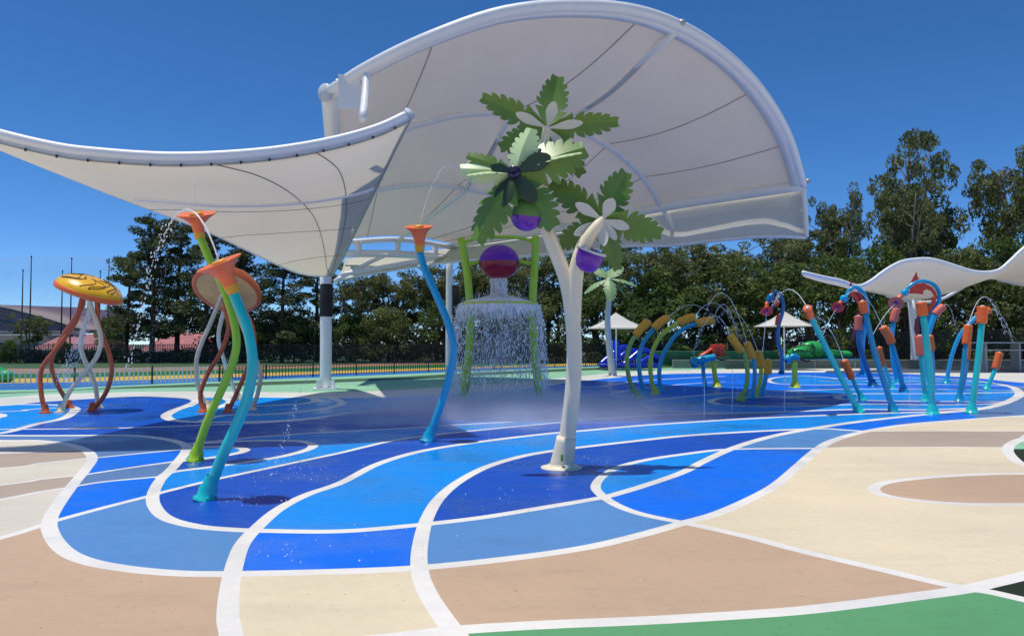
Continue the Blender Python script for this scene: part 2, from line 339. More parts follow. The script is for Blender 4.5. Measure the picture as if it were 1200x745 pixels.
# painted play floor: white stripes are traced as centre lines, everything between them is filled with its own paint
W = .15
LINES = [
 # A  outer blue boundary
 ([(-400,512),(-150,514),(0,516),(41,516),(74,519.5),(98,526),(108,536),(100,550),(86,567),(68,591),(58,610),(61,627),(76,645),(102,657),(143,665),(197,670.5),(258,672),(400,669),(500,664),(605,653),(687,641),(748,627),(800,612.5),(841,601),(882,583),(910,567),(935,546),(956,528),(976,516),(1013,505.5),(1066,497),(1127,492),(1200,487),(1400,476)], W),
 # B
 ([(-400,508),(0,510),(82,510),(151,510),(192,514),(215,520),(218,528),(203,547),(187,563),(179,581),(183,596),(198,608),(229,616),(262,619.5),(311,621.5),(400,622),(486,615),(564,606),(629,595.6),(703,583),(727,577),(760,567),(800,553),(825,540),(861,524),(902,511.6),(951,502),(1013,493),(1087,485),(1148,479),(1181,470.5),(1195,461),(1183,452.5),(1150,447),(1105,443.5),(1050,442),(1010,443),(975,443.5)], W),
 # C
 ([(580,820),(543,755),(519,722.5),(501,694),(492,669),(492,640),(500,608),(515,583),(539,563),(572,546),(613,534),(654,527),(687,523),(748,516),(800,510.5),(861,506.5),(920,503.5),(964,502),(990,503.5),(1016,505.3)], W),
 # D
 ([(279,830),(271,745),(267,722),(269,690),(275,661),(284.5,636.5),(303,616),(327.5,595.6),(360,579),(400,565),(441,544),(482,531),(523,523),(584,514.5),(645.6,507.5),(687,504),(748,498.5),(800,495),(882,490),(964,486.5),(1045.6,483.5),(1107,482),(1140,479.5),(1158,477.8)], W),
 # E
 ([(-300,708),(-100,657),(0,630),(24.6,623),(58,612)], W*.8),
 ([(58,612),(67.5,609),(123,594),(178,580),(192,576),(245,563),(286.6,554),(348,541),(400,530),(424.6,524),(465.5,515),(520,508),(600,500),(700,491),(780,486),(860,484)], W*.75),
 # F
 ([(-300,640),(0,585),(41,577),(84,570)], W*.7), ([(84,570),(123,564),(188,558)], W*.6),
 ([(188,560),(200.6,553),(245.6,547),(286.6,541.5),(327.5,535),(356,528),(367,522),(357,517.5),(336,516),(287,516.5),(229,519.5),(214,521)], W),
 # G
 ([(-300,598),(0,568),(49,561),(98,556)], W*.6), ([(98,556),(164,546),(209,540)], W*.6),
 ([(203,541),(247,536),(277,531),(287,527.5),(285,525.5),(277,524),(255,523),(217,525)], W),
 # H
 ([(-300,570),(0,548.5),(49,542),(108,536)], W*.5), ([(108,536.5),(164,531),(217,526)], W*.6),
 ([(-300,540),(0,531),(60,528),(102,526.5)], W*.5),
 # O lines from B across
 ([(217,520.5),(287,513),(360,507.5),(456,502.5),(560,496),(680,490.5),(725,489.6)], W*.7),
 ([(-200,503),(100,502),(260,497),(340,493),(370,489.5),(400,485),(420,482),(470,478),(560,474),(640,470.5),(695,468.4)], W*.7),
 # P loop
 ([(956,525),(882,525.5),(841,527),(800,532),(760,538),(727.5,546),(707,557),(698,569),(704,579),(723,591.5),(752,602),(800,612),(841,620.5),(882,630),(923,641),(964,651),(1025,665),(1087,679.5),(1127.5,688),(1160,693),(1200,702),(1400,748)], W*.9),
 ([(956,525),(1000,523.5),(1087,523.5),(1177,524)], W*.35),
 ([(1013,505.5),(1060,505),(1127.5,505),(1200,505),(1400,505)], W*.25),
 # R bottom
 ([(-300,860),(0,800),(300,764),(470,745),(543,737),(645.6,731),(720,728),(800,724),(923,716),(1005,707),(1066,699),(1127.5,690.5),(1168.5,681.5),(1200,674),(1400,625)], W),
 # S
 ([(1520,572),(1490,560),(1400,553),(1200,554.6),(1148,555.5),(1087,559),(1045.6,563.6),(1029,568),(1024,573),(1034,579),(1066,585),(1127.5,590),(1200,590.6),(1400,590),(1490,584),(1520,572)], W),
 # T
 ([(1480,530),(1450,512),(1400,505),(1230,507),(1200,513.7),(1185,520),(1181,528),(1189,538),(1200,544),(1230,552),(1300,558),(1400,558),(1460,548),(1480,530)], W),
 # rear boundary of blue
 ([(-400,490),(-100,478),(0,475),(30,472),(60,469.6),(100,467),(160,464),(200,465),(226,467),(230,470),(220,475),(206,480),(195,486),(198,490.5),(210,493),(240,494.5),(300,494),(340,492),(370,489.5)], W*1.1),
 ([(228,468),(238,465.6),(300,465),(392,465.5),(460,465),(540,461),(620,454),(680,446),(750,439.5),(800,437.5),(880,436.8),(944,436),(1040,437.2),(1107,440),(1161,444),(1200,448),(1400,462)], W*1.3),
 # left loops
 ([(-60,509.8),(0,507.5),(41,497),(74,490),(86,482.5),(88,478.5),(78,475.5),(60,474),(20,473.5)], W), ([(-300,489),(0,482),(30,480),(55,478),(86,478)], W*.6),
 ([(-300,494),(-40,492),(-4,489),(2,486.5),(-6,484.5),(-40,484),(-300,484.3)], W),
 # loops by the column
 ([(220,476),(228,471.5),(231,468.3),(222,466)], W), ([(240,480),(256,477),(268,472.5),(270,469.5),(264,466)], W),
 ([(300,475.5),(328,474.5),(360,472),(370,469.5),(368,467),(362,465.5)], W),
 ([(232,494.3),(262,486.5),(320,485),(370,480),(394,475.5),(401,472.5),(397,469),(388,465.5)], W),
 # middle right
 ([(690,468),(745,472),(760,477),(772,480),(810,483),(860,483.6),(900,483),(1000,479.5),(1080,480),(1140,478),(1158,477.4)], W),
 ([(745,472),(780,467),(820,463),(860,460),(900,458.6),(980,456),(1060,455.5),(1140,456.5),(1183,457),(1195,459)], W*.8),
 ([(900,465),(850,466),(835,468.5),(834,471),(850,474),(900,476),(950,475.5),(1014,473.2),(1100,474),(1160,473),(1180,471)], W*.8), ([(900,465),(950,464),(990,461.5)], W*.8),
 ([(1190,459.5),(1100,461),(1030,461),(1000,461.5),(984,463.5),(982,466),(1000,468.5),(1080,470),(1178,470.5)], W*.9),
 ([(645,451.5),(700,453),(745,446.5),(800,443),(850,440.5)], W*.8), ([(560,473.5),(620,468),(700,463),(745,456),(800,450),(850,447)], W*.5),
 ([(985,443.5),(940,440),(914,441.5),(902,444),(902,447),(914,449.5),(955,451),(1010,450),(1080,450),(1150,451),(1180,452.4)], W*.8),
 ([(960,446.5),(1020,446.5),(1100,446.8),(1140,448)], W*.7),
 ([(1183,452.5),(1230,455),(1400,470)], W*.5),
]
EDGES = [ # limits of the painted patterns
 [(-280,415.3),(-280,790),(1640,790),(1640,415.3)],
 [(-700,416),(2200,416)],
 [(640,452),(600,474)], [(1175,526),(1480,523)], [(1125,478.5),(1150,492)], [(1015,416.5),(1021,432.6)],
 # paint boundaries without a white stripe
 [(-500,478),(-40,467.5),(60,461.5),(200,458.5),(300,459),(380,459.5),(460,457),(600,448),(700,438.5),(760,434.5),(850,432.6),(960,431.8),(1040,431.8),(1200,436),(1500,450)],
 [(-500,470),(-40,462),(60,458.5),(110,456.3),(200,454),(300,451.5),(440,446),(560,440),(700,433.4),(850,429)],
 [(-500,466),(0,459.8),(110,455),(200,451),(300,447.5),(440,442.5),(560,436.5),(700,430.5),(850,427.6)],
 [(-500,462),(0,457),(110,453),(200,449),(300,445),(440,439.5),(560,434.5),(700,429.3),(850,426)],
 [(-500,452),(0,449),(200,444),(440,436),(700,427.5)],
 [(-500,446),(0,443.5),(200,439.5),(440,433),(700,425)],
 [(-500,440),(0,438),(200,434.5),(440,429),(700,421)],
 [(-500,433),(0,432),(200,430),(440,426),(700,418)],
 [(850,432.6),(850,429),(850,427.6),(850,426),(850,417),(700,416.9),(700,418),(700,421),(700,425),(700,427.5)],
 [(850,429),(960,428.5),(1080,428.2),(1200,430),(1500,432)],
 [(850,420),(1000,420),(1200,420),(1500,420)],
]
PAINT = {
 'cream': (srgb(236,219,186,.88), 0), 'cream2': (srgb(228,219,200,.84), 0), 'tan': (srgb(210,178,147,.84), 0), 'tan2': (srgb(196,176,156,.80), 0),
 'steel': (srgb(92,146,205,.9), .5), 'steel2': (srgb(104,140,190,.8), .5), 'azure': ((.0, .255, .78), 1), 'royal': ((.0, .155, .79), .6), 'deep': ((.004, .075, .46), 1),
 'green': (srgb(102,168,112,.85), 0), 'mint': (srgb(150,205,165,.85), 0), 'moss': (srgb(70,102,62,.8), 0), 'olive': (srgb(38,48,12,.8), 0),
 'pale': (srgb(228,226,214,.85), 0), 'grey': (srgb(140,130,120,.7), 0), 'pblue': (srgb(40,120,200,.8), 0), 'pyel': (srgb(225,185,80,.8), 0), 'pgreen': (srgb(30,110,50,.8), 0), 'pred': (srgb(190,140,110,.7), 0),
}
SEEDS = [ ('cream',600,1200),
 ('cream2',0,522.5),('tan2',30,536),('cream2',30,553),('tan2',30,570),('cream2',20,600),('tan',80,700),
 ('steel',120,630),('royal',140,578),('steel2',130,558),('royal',130,549),('royal',160,537),('steel2',150,520),('steel2',0,512.8),
 ('deep',250,595),('azure',205,565),('deep',330,523),('azure',245,530),('deep',250,541.5),('azure',330,541),
 ('azure',420,600),('royal',380,645),('cream',400,710),('deep',420,536),('deep',500,515),('azure',420,515),
 ('azure',650,515),('deep',600,570),('steel',600,630),('tan',700,690),('azure',750,560),('azure',790,545),('royal',860,560),('royal',780,590),
 ('steel',930,515),('deep',820,520),('royal',1020,498),('cream',1000,640),('cream',1080,600),('tan',900,680),('green',900,740),('green',1100,720),('olive',1190,690),
 ('tan',1150,572),('olive',1197,535),('mint',1199,519),('cream',1190,550),('tan2',1087,515),('cream',1150,497),('cream',100,800),
 ('azure',30,477),('azure',20,479),('deep',150,480),('deep',40,504),('azure',-60,480),('azure',0,494),('azure',20,485),
 ('deep',120,506),('azure',250,474),('deep',150,497),('deep',300,503),('deep',330,469),('azure',290,469),('royal',290,481),('deep',350,478),('azure',430,475),('deep',450,490),('deep',420,498),
 ('deep',600,475),('royal',640,480),('azure',560,503),('deep',560,490),('azure',760,469),('azure',800,475),('deep',880,470),('azure',900,462),('deep',940,470),
 ('royal',780,440),('deep',800,446.5),('azure',800,456),('royal',900,439),('azure',930,445),('deep',960,454),('royal',1050,440),('azure',1050,444.8),('deep',1050,448.5),('azure',1050,453),
 ('royal',1050,458.4),('azure',1050,465.5),('deep',1060,472),('azure',1060,477),('steel2',1120,442),('steel2',1195,466),('royal',1190,450),
 ('azure',1000,487),('royal',1100,488),('steel2',1180,484),
 ('pale',100,463),('pale',300,462),('pale',500,459),('pale',850,434.5),('pale',1040,434.5),('pale',1190,443),
 ('mint',100,458.2),('mint',300,454),('mint',600,443),('moss',200,452.2),('moss',300,449),('moss',500,440.9),('mint',200,450),('mint',440,441),
 ('pblue',200,446.5),('pblue',300,443),('pyel',200,441.5),('pyel',440,434.3),('pgreen',200,437),('pgreen',440,431),('pred',200,432),('pred',440,427.4),('moss',200,428),('moss',440,424),
 ('grey',1100,430),('grey',600,415),('tan',950,424),('moss',950,430.1),('grey',1100,425),
]
for _l in LINES:
    _p = _l[0]
    if _p[-1][0] == 1400: _p.append((1700, _p[-1][1] + (_p[-1][1] - _p[-2][1]) / (1400 - _p[-2][0]) * 300 * (.5 if _p[-1][1] < 640 else 1)))
for _p in EDGES:
    if _p[-1][0] == 1500: _p.append((1850, _p[-1][1] + 8))
def build_floor():
    V = []; E = []; SEG = []; idx = {}
    def av(p):
        k = (round(p[0], 4), round(p[1], 4))
        if k not in idx: idx[k] = len(V); V.append(Vector(k))
        return idx[k]
    def to_world(pts, n=6):
        return [Vector((p.x, p.y)) for p in crom([G(*q) for q in pts], n)]
    wl = lambda q_, wd: wd * min(2.1, max(1.0, .25 + q_.y / 14.0))   # the far stripes are painted broader
    for pts, wd in LINES:
        p = to_world(pts)
        q = [p[0]]
        for a in p[1:]:
            if (a - q[-1]).length > .02: q.append(a)
        p = q; L_ = []; R_ = []
        for i in range(len(p)):
            t = (p[min(i + 1, len(p) - 1)] - p[max(0, i - 1)]).normalized(); nn = Vector((-t.y, t.x)) * wl(p[i], wd) / 2
            L_.append(av(p[i] + nn)); R_.append(av(p[i] - nn))
        E.append((L_[0], R_[0])); E.append((L_[-1], R_[-1]))
        for i in range(len(p) - 1):
            for Q in (L_, R_):
                if Q[i] != Q[i + 1]: E.append((Q[i], Q[i + 1]))
            SEG.append((p[i].x, p[i].y, p[i + 1].x, p[i + 1].y, (wl(p[i], wd) + wl(p[i + 1], wd)) / 4))
    for pts in EDGES:
        p = to_world(pts, 4) if len(pts) != 4 or pts[0][0] != -280 else [Vector((G(*q).x, G(*q).y)) for q in pts]; ii = [av(a) for a in p]
        for a, b in zip(ii, ii[1:]):
            if a != b: E.append((a, b))
    lim = [(-130, -25), (150, -25), (150, 160), (-130, 160)]
    b = [av(q) for q in lim]; E += [(b[i], b[(i + 1) % 4]) for i in range(4)]
    vo, eo, fo, ov, oe, of = delaunay_2d_cdt(V, E, [], 0, 1e-5)
    hard = {tuple(sorted(e)) for e, src in zip(eo, oe) if src}
    emap = {}
    for i, f in enumerate(fo):
        for k in range(3): emap.setdefault(tuple(sorted((f[k], f[(k + 1) % 3]))), []).append(i)
    col = [None] * len(fo)
    cen = [((vo[f[0]] + vo[f[1]] + vo[f[2]]) / 3) for f in fo]
    SG = np.array(SEG); white = []
    for c in cen:
        dx = SG[:, 2] - SG[:, 0]; dy = SG[:, 3] - SG[:, 1]
        t = np.clip(((c.x - SG[:, 0]) * dx + (c.y - SG[:, 1]) * dy) / (dx * dx + dy * dy + 1e-12), 0, 1)
        white.append(bool(((np.hypot(c.x - SG[:, 0] - t * dx, c.y - SG[:, 1] - t * dy)) < SG[:, 4] * .99).any()))
    A = np.array([[*vo[f[0]], *vo[f[1]], *vo[f[2]]] for f in fo])
    def find(p):
        x, y = p.x, p.y
        d1 = (x - A[:, 2]) * (A[:, 1] - A[:, 3]) - (A[:, 0] - A[:, 2]) * (y - A[:, 3])
        d2 = (x - A[:, 4]) * (A[:, 3] - A[:, 5]) - (A[:, 2] - A[:, 4]) * (y - A[:, 5])
        d3 = (x - A[:, 0]) * (A[:, 5] - A[:, 1]) - (A[:, 4] - A[:, 0]) * (y - A[:, 1])
        neg = (d1 < 0) | (d2 < 0) | (d3 < 0); pos = (d1 > 0) | (d2 > 0) | (d3 > 0)
        r = np.nonzero(~(neg & pos))[0]; return int(r[0]) if len(r) else -1
    for name, px, py in SEEDS:
        i = find(G(px, py))
        if i < 0: print('SEED off', name, px, py); continue
        if white[i]: print('SEED on stripe', name, px, py); continue
        if col[i]:
            if col[i] != name: print('SEED clash', name, px, py, 'has', col[i])
            continue
        st = [i]; col[i] = name
        while st:
            j = st.pop(); f = fo[j]
            for k in range(3):
                e = tuple(sorted((f[k], f[(k + 1) % 3])))
                if e in hard: continue
                for m_ in emap[e]:
                    if col[m_] is None and not white[m_]: col[m_] = name; st.append(m_)
    names = list(PAINT); mats = [floor_mat('painted_rubber_' + k, PAINT[k][0], PAINT[k][1]) for k in names]
    mats.append(floor_mat('painted_rubber_white', (.82, .78, .71), .3))
    me = bpy.data.meshes.new('splash_pad_floor')
    me.from_pydata([(v.x, v.y, 0) for v in vo], [], [list(f) for f in fo])
    for m_ in mats: me.materials.append(m_)
    # unseeded scraps take the nearest neighbour's paint
    for j in range(len(fo)):
        if col[j] is None and not white[j]:
            col[j] = 'earth?'
    todo = [j for j in range(len(fo)) if col[j] == 'earth?']
    cc = np.array([(c.x, c.y) for c in cen]); ok = np.array([(col[j] not in (None, 'earth?')) for j in range(len(fo))])
    oi = np.nonzero(ok)[0]
    # whole scrap regions at once
    seen = set(); nscr = 0
    for j in todo:
        if j in seen: continue
        st = [j]; seen.add(j); comp = []
        while st:
            q = st.pop(); comp.append(q); f = fo[q]
            for k in range(3):
                e = tuple(sorted((f[k], f[(k + 1) % 3])))
                if e in hard: continue
                for m_ in emap[e]:
                    if m_ not in seen and col[m_] == 'earth?': seen.add(m_); st.append(m_)
        c = cc[comp].mean(0); k = oi[np.argmin(((cc[oi] - c) ** 2).sum(1))]
        nm = col[k]; nscr += 1
        for q in comp: col[q] = nm
    for j, poly in enumerate(me.polygons):
        poly.material_index = len(names) if white[j] else names.index(col[j])
    # all faces up
    bm = bmesh.new(); bm.from_mesh(me)
    for f in bm.faces:
        f.normal_update()
        if f.normal.z < 0: f.normal_flip()
    bm.to_mesh(me); bm.free()
    o = bpy.data.objects.new('splash_pad_floor', me); C.objects.link(o); o['kind'] = 'structure'
    print('floor faces', len(fo), 'scrap regions', nscr)
build_floor()

# ---------------------------------------------------------------- shade structures
def curve(pts, n=40):
    """pts: (px, py, distance) along a surveyed edge -> n evenly spaced world points"""
    return resample(crom([P(*q) for q in pts], 8), n)
def bolts(bm, c, r, n, ax):
    for k in range(n):
        a = 2 * math.pi * k / n
    return bm

def vaulted_canopy():
    col_base = G(381.5, 456); D0 = col_base.y
    t = thing('shade_canopy', 'huge arched white shade canopy with curved steel pipes over the middle of the splash pad', 'shade canopy', col_base)
    N = 60
    a1 = curve([(388,107,19.5),(430,80,18.6),(500,46,18),(590,15,18),(680,7,18.3),(760,17,19),(830,50,20.5),(885,99,22.5),(922,157,25),(941,217,27.5)], N)
    a2 = curve([(400,215,26),(440,164,26),(477,150,26),(530,136,26.2),(575,132,26.5),(620,136,27),(660,146,27.6),(700,163,28.4),(735,188,29.5),(760,216,31),(775,243,32)], N)
    a3 = curve([(402,262,32),(420,234,32),(440,223,32),(495,216,32),(545,221,32.5),(600,235,33.5),(650,258,36.5),(664,266,37.2)], N)
    a4 = curve([(404,284,38),(430,279,38.2),(470,278,39),(500,281,40),(530,287,42)], N)
    rows = []
    arcs = [a1, a2, a3, a4]
    for k in range(3):
        A, B = arcs[k], arcs[k + 1]
        m = 10
        for j in range(m + (1 if k == 2 else 0)):
            s = j / m; sag = math.sin(math.pi * s)
            row = []
            for i in range(N):
                p = A[i].lerp(B[i], s); u = i / (N - 1)
                p.z -= .42 * sag * math.sin(math.pi * min(1, u * 1.0)) * (1 if k < 2 else .4)
                row.append(p + Vector((0, 0, .10)))
            rows.append(row)
    part('membrane', grid_surface(rows, .012), M['fabric'], t)
    for A, r in ((a1, .165), (a2, .13), (a3, .12)):
        part('arch_pipe', tube(bmesh.new(), A, r, 18), M['steel'], t)
    # white hem clamped along the front arch
    hem = [[p + Vector((0, .02, -.16)) for p in a1], [p + (a2[i] - p).normalized() * .42 + Vector((0, 0, -.10)) for i, p in enumerate(a1)]]
    part('hem', grid_surface(hem, .02), M['canvas'], t)
    # seams at constant stations through the arches
    for f in (.17, .45, .72, .89):
        i = int(f * (N - 1)); pts = [r[i] + Vector((0, 0, -.03)) for r in rows]
        part('seam', tube(bmesh.new(), pts, .013, 6), M['seam'], t)
    # springing beam on the right and its clamps
    sp = [a1[-1], a2[-1], a3[-1], a4[-1]]
    spr = crom(sp, 10)
    part('edge_beam', tube(bmesh.new(), spr, .21, 16), M['steel'], t)
    part('edge_beam', tube(bmesh.new(), [p + Vector((.05, .1, .28)) for p in spr], .06, 10), M['steel'], t)
    # side skirt
    top = resample([p + Vector((.25, .22, -.12)) for p in spr] + [P(470, 298, 41.5), P(404, 303, 40)], 40)
    bot = resample(crom([P(945,278,27.9), P(900,277,28.6), P(860,280,29.6), P(820,284,30.8), P(783,288,32), P(740,288,33), P(700,292,34), P(640,298,36), P(590,302,38), P(530,307,40), P(490,312,41), P(440,320,38), P(393,329,33)], 6), 40)
    sk = [[top[i].lerp(bot[i], j / 8) + Vector((.0, .35 * math.sin(math.pi * j / 8), 0)) for i in range(40)] for j in range(9)]
    part('side_skirt', grid_surface(sk, .012), M['fabric2'], t)
    part('skirt_pipe', tube(bmesh.new(), bot, .07, 10), M['steel'], t)
    part('end_strut', mk_tube([a1[-1], P(944, 250, 27.7), P(945, 278, 27.9)], .09, 4), M['steel'], t)
    part('end_strut', mk_tube([a2[-1], P(790, 268, 32.2), P(796, 287, 32.2)], .09, 4), M['steel'], t)
    # struts between the arches
    part('strut', mk_tube([P(790, 38, 19.8), P(661, 146, 27.3)], .115, 6), M['steel'], t)
    part('strut', mk_tube([P(600, 134, 26.6), P(546, 221, 32.2)], .10, 6), M['steel'], t)
    part('strut', mk_tube([P(546, 223, 32.2), P(466, 282, 38.8)], .09, 6), M['steel'], t)
    # rear twin beams
    part('rear_beam', mk_tube([P(404,284,38.0), P(470,281,39.3), P(531,290,42)], .15, 6), M['steel'], t)
    part('rear_beam', mk_tube([P(402,297,38.0), P(470,298,39.3), P(526,302,42)], .20, 6), M['steel'], t)
    for px, y0, y1, d in ((420, 283, 297, 38.2), (466, 281, 297, 39.3), (510, 286, 300, 41.2)):
        part('beam_post', mk_tube([P(px, y0, d), P(px, y1, d)], .17, 3), M['steel'], t)
    part('rear_rafter', mk_tube([P(393, 329, 33), P(430, 309, 36), P(455, 298, 39)], .10, 4), M['steel'], t)
    part('rear_rafter', mk_tube([P(400, 322, 33), P(470, 309, 37), P(522, 300, 41.5)], .10, 4), M['steel'], t)
    # front column, vertical then raking forward to the start of the front arch
    ctop = P(381.5, 314, D0)
    c = part('column', mk_tube([col_base + Vector((0, 0, .1)), Vector((col_base.x, D0, 2)), ctop], .24, 4, 24), M['steel'], t)
    z0 = P(381, 371, D0).z; z1 = P(381, 333, D0).z
    part('column_pad', mk_lathe([(.26, 0), (.27, .03), (.27, z1 - z0 - .03), (.26, z1 - z0)], (col_base.x, D0, z0), (0, 0, 1), 24), M['black'], c)
    pl = mk_box(col_base + Vector((0, 0, .03)), (1.0, 1.0, .06), .2, .01)
    for k in range(4):
        a = .2 + math.pi / 4 + k * math.pi / 2
        box(pl, col_base + Vector((.33 * math.cos(a), .33 * math.sin(a), .22)), (.34, .03, .36), a)
    part('base_plate', pl, M['steel'], t, smooth=False)
    cap0 = P(386, 110, 19.6)
    part('raking_mast', mk_tube([ctop, P(389, 250, 27), P(390, 180, 23), cap0], .23, 6, 24), M['steel'], t)
    d = Vector((-.45, -.85, -.1)).normalized()
    part('end_cap', mk_lathe([(0, 0), (.20, .0), (.24, .01), (.24, .05), (.0, .05)], cap0 + d * .14, d, 28), M['cap'], t)
    part('bracket', mk_tube([P(430, 82, 18.7), P(428, 112, 18.2), P(425, 140, 17.2)], .10, 3), M['steel'], t)
    part('gusset', mk_box(P(409, 108, 18.9), (.55, .03, .9), .2, .01), M['steel'], t, smooth=False)
    # rear column
    b2 = G(526, 441); D2 = b2.y
    c2 = part('column', mk_tube([b2, Vector((b2.x, D2, 3)), P(527, 296, D2)], .20, 4, 20), M['steel'], t)
    z0 = P(533, 369, D2).z; z1 = P(533, 335, D2).z
    bmx = bmesh.new()
    part('column_pad', mk_box((P(534.5, 350, D2).x, D2, (z0 + z1) / 2), (.34, .34, z1 - z0), 0, .03), M['black'], c2)
    # pipe shackles and clamps
    for q, dd in (((797, 30), 19.6), ((945, 214), 27.5), ((795, 287), 32.1), ((396, 100), 19.3)):
        bmc = mk_lathe([(.0, 0), (.09, 0), (.09, .16), (0, .16)], P(q[0], q[1], dd), (.3, -1, .3), 10)
        part('clamp', bmc, M['greysteel'], t)

def hypar_sail():
    c = P(240, 240, 16); base = Vector((c.x, c.y, 0))
    t = thing('shade_sail', 'low white three cornered shade sail hanging from a curved pipe at the upper left', 'shade sail', P(480, 131, 15))
    pipe = curve([(-150,118,13.2),(-70,138,13),(0,157,12.9),(50,169,13),(100,177,13.1),(200,183.5,13.4),(300,179,13.8),(380,167,14.3),(440,151,14.7),(480,133,15)], 60)
    part('edge_pipe', tube(bmesh.new(), pipe, .09, 18), M['steel'], t)
    d = (pipe[-1] - pipe[-2]).normalized()
    part('end_cap', mk_lathe([(0, 0), (.13, 0), (.13, .03), (0, .03)], pipe[-1] - d * .01, d + Vector((0, -.9, 0)), 24), M['cap'], t)
    # lower corner at the column
    corner = P(388, 322, 29.6)
    left = curve([(-150,126,13.3),(-60,150,13.5),(0,174,14),(66,201,15.5),(130,227,17.5),(200,254,20),(250,274,22.5),(321,308,26.5),(355,321,28.8),(388,324,29.6)], 40)
    right = curve([(478,140,15.1),(462,172,16.8),(440,219,20),(418,265,24),(400,303,27.6),(389,322,29.6)], 40)
    m = 28; rows = []
    for j in range(m + 1):
        s = j / m; k = s
        L_ = left[int(s * 39)] if j in (0, m) else None
        f = s * 39; i0 = min(38, int(f)); Lp = left[i0].lerp(left[i0 + 1], f - i0); Rp = right[i0].lerp(right[i0 + 1], f - i0)
        row = []
        for i in range(60):
            u = i / 59
            # Coons-like blend: pipe shape fades out towards the corner
            lin0 = left[0].lerp(right[0], u); dp = (pipe[i] + Vector((0, 0, -.16))) - lin0
            p = Lp.lerp(Rp, u) + dp * (1 - s) ** 1.6
            p.z += .25 * math.sin(math.pi * s) * math.sin(math.pi * u)
            row.append(p)
        rows.append(row)
    part('membrane', grid_surface(rows, .012), M['fabric2'], t)
    part('right_edge_tube', tube(bmesh.new(), right, .075, 12), M['greysteel'], t)
    part('lower_hem', tube(bmesh.new(), left, .045, 8), M['canvas'], t)
    # track where the cloth is laced to the pipe
    tr = [p + Vector((0, 0.02, -.17)) for p in pipe]
    part('clamp_strip', grid_surface([pipe, [p.lerp(tr[i], .5) + Vector((0, .012, 0)) for i, p in enumerate(pipe)], tr], .012), M['cap'], t)
    part('lacing_rail', tube(bmesh.new(), tr, .010, 6), M['seam'], t)
    for i in range(12, 60, 3):
        part('lacing_bolt', mk_lathe([(0, 0), (.02, 0), (.02, .05), (0, .06)], tr[i] + Vector((0, -.05, -.03)), (0, 0, 1), 8), M['bolt'], t)
    # welded second pipe above the cloth and the cross seams
    mid = [rows[9][i] + Vector((0, 0, -.04)) for i in range(4, 59)]
    part('reinforcement_band', tube(bmesh.new(), mid, .05, 8), M['canvas'], t)
    for j in (11, 17, 23):
        part('seam', tube(bmesh.new(), [rows[j][i] + Vector((0, 0, -.02)) for i in range(60)], .008, 6), M['seam'], t)
    for fr in (.62, .80):
        pts = []
        for j in range(m + 1):
            g = (fr + .1 * math.sin(j / m * 2)) * 59; i0 = min(58, int(g)); pts.append(rows[j][i0].lerp(rows[j][i0 + 1], g - i0) + Vector((0, 0, -.025)))
        part('seam', tube(bmesh.new(), crom(pts, 2), .012, 6), M['seam'], t)

def wave_canopy():
    cb = G(1073, 431); d0 = cb.y
    t = thing('wave_canopy', 'white wave shaped shade canopy on one thick column at the far right', 'shade canopy', cb)
    near = curve([(940,319,48),(965,325,48),(985,329,48),(1005,335.5,48),(1020,330,48),(1032,321,48),(1045,312.5,48),(1060,306,48),(1085,303.5,48),(1100,306,48),(1115,310.5,48),(1135,317,48),(1152,319.5,48),(1170,317,48),(1185,305,48),(1200,291,48),(1225,274,48),(1260,268,48)], 60)
    far = curve([(944,321,52),(965,328,52),(985,333,53),(1005,338,54),(1025,341,55),(1045,346,56),(1060,349,57),(1075,350.5,57),(1090,350,57),(1102,346,57),(1120,341,57),(1138,333,57),(1152,327,57),(1175,328,57),(1200,333,57),(1240,338,57),(1270,338,57)], 60)
    rows = [[near[i].lerp(far[i], j / 10) + Vector((0, 0, -.25 * math.sin(math.pi * j / 10))) for i in range(60)] for j in range(11)]
    part('membrane', grid_surface(rows, .015), M['sail'], t)
    part('edge_pipe', tube(bmesh.new(), near, .13, 12), M['steel'], t)
    far2 = curve([(1005,337,54),(1040,345,56),(1060,352,58),(1100,352,58),(1150,325,58),(1175,329,58),(1200,334,58),(1260,346,58)], 40)
    part('rear_pipe', tube(bmesh.new(), far2, .13, 10), M['steel'], t)
    top = P(1068, 352, d0)
    part('column', mk_tube([cb, P(1072, 400, d0), top], [.36, .32, .28], 4, 20), M['steel'], t)
    part('column_head', mk_tube([top, P(1040, 346, 56)], .16, 3), M['steel'], t)
    part('column_head', mk_tube([top, P(1110, 342, 56)], .16, 3), M['steel'], t)
vaulted_canopy(); hypar_sail(); wave_canopy()

# ---------------------------------------------------------------- water play features
def stem_pts(pts, d0, d1):
    """pixel path -> points, first is the foot on the ground"""
    n = len(pts) - 1
    out = [P(x, y, d0 + (d1 - d0) * i / n) for i, (x, y) in enumerate(pts)]
    out[0].z = 0.0
    return out
def foot(parent, p, r, m, name='foot_flange', lean=(0, 0)):
    bm = mk_lathe([(r * 2.3, 0), (r * 2.3, .018), (r * 1.75, .03), (r * 1.7, .14), (r * 1.25, .20), (r * 1.02, .30)], p, (lean[0], lean[1], 1), 20)
    for k in range(6):
        a = k * math.pi / 3; lathe(bm, [(0, 0), (.014, 0), (.014, .03), (0, .03)], Vector(p) + Vector((r * 2.02 * math.cos(a), r * 2.02 * math.sin(a), .015)), (0, 0, 1), 6)
    return part(name, bm, m, parent)

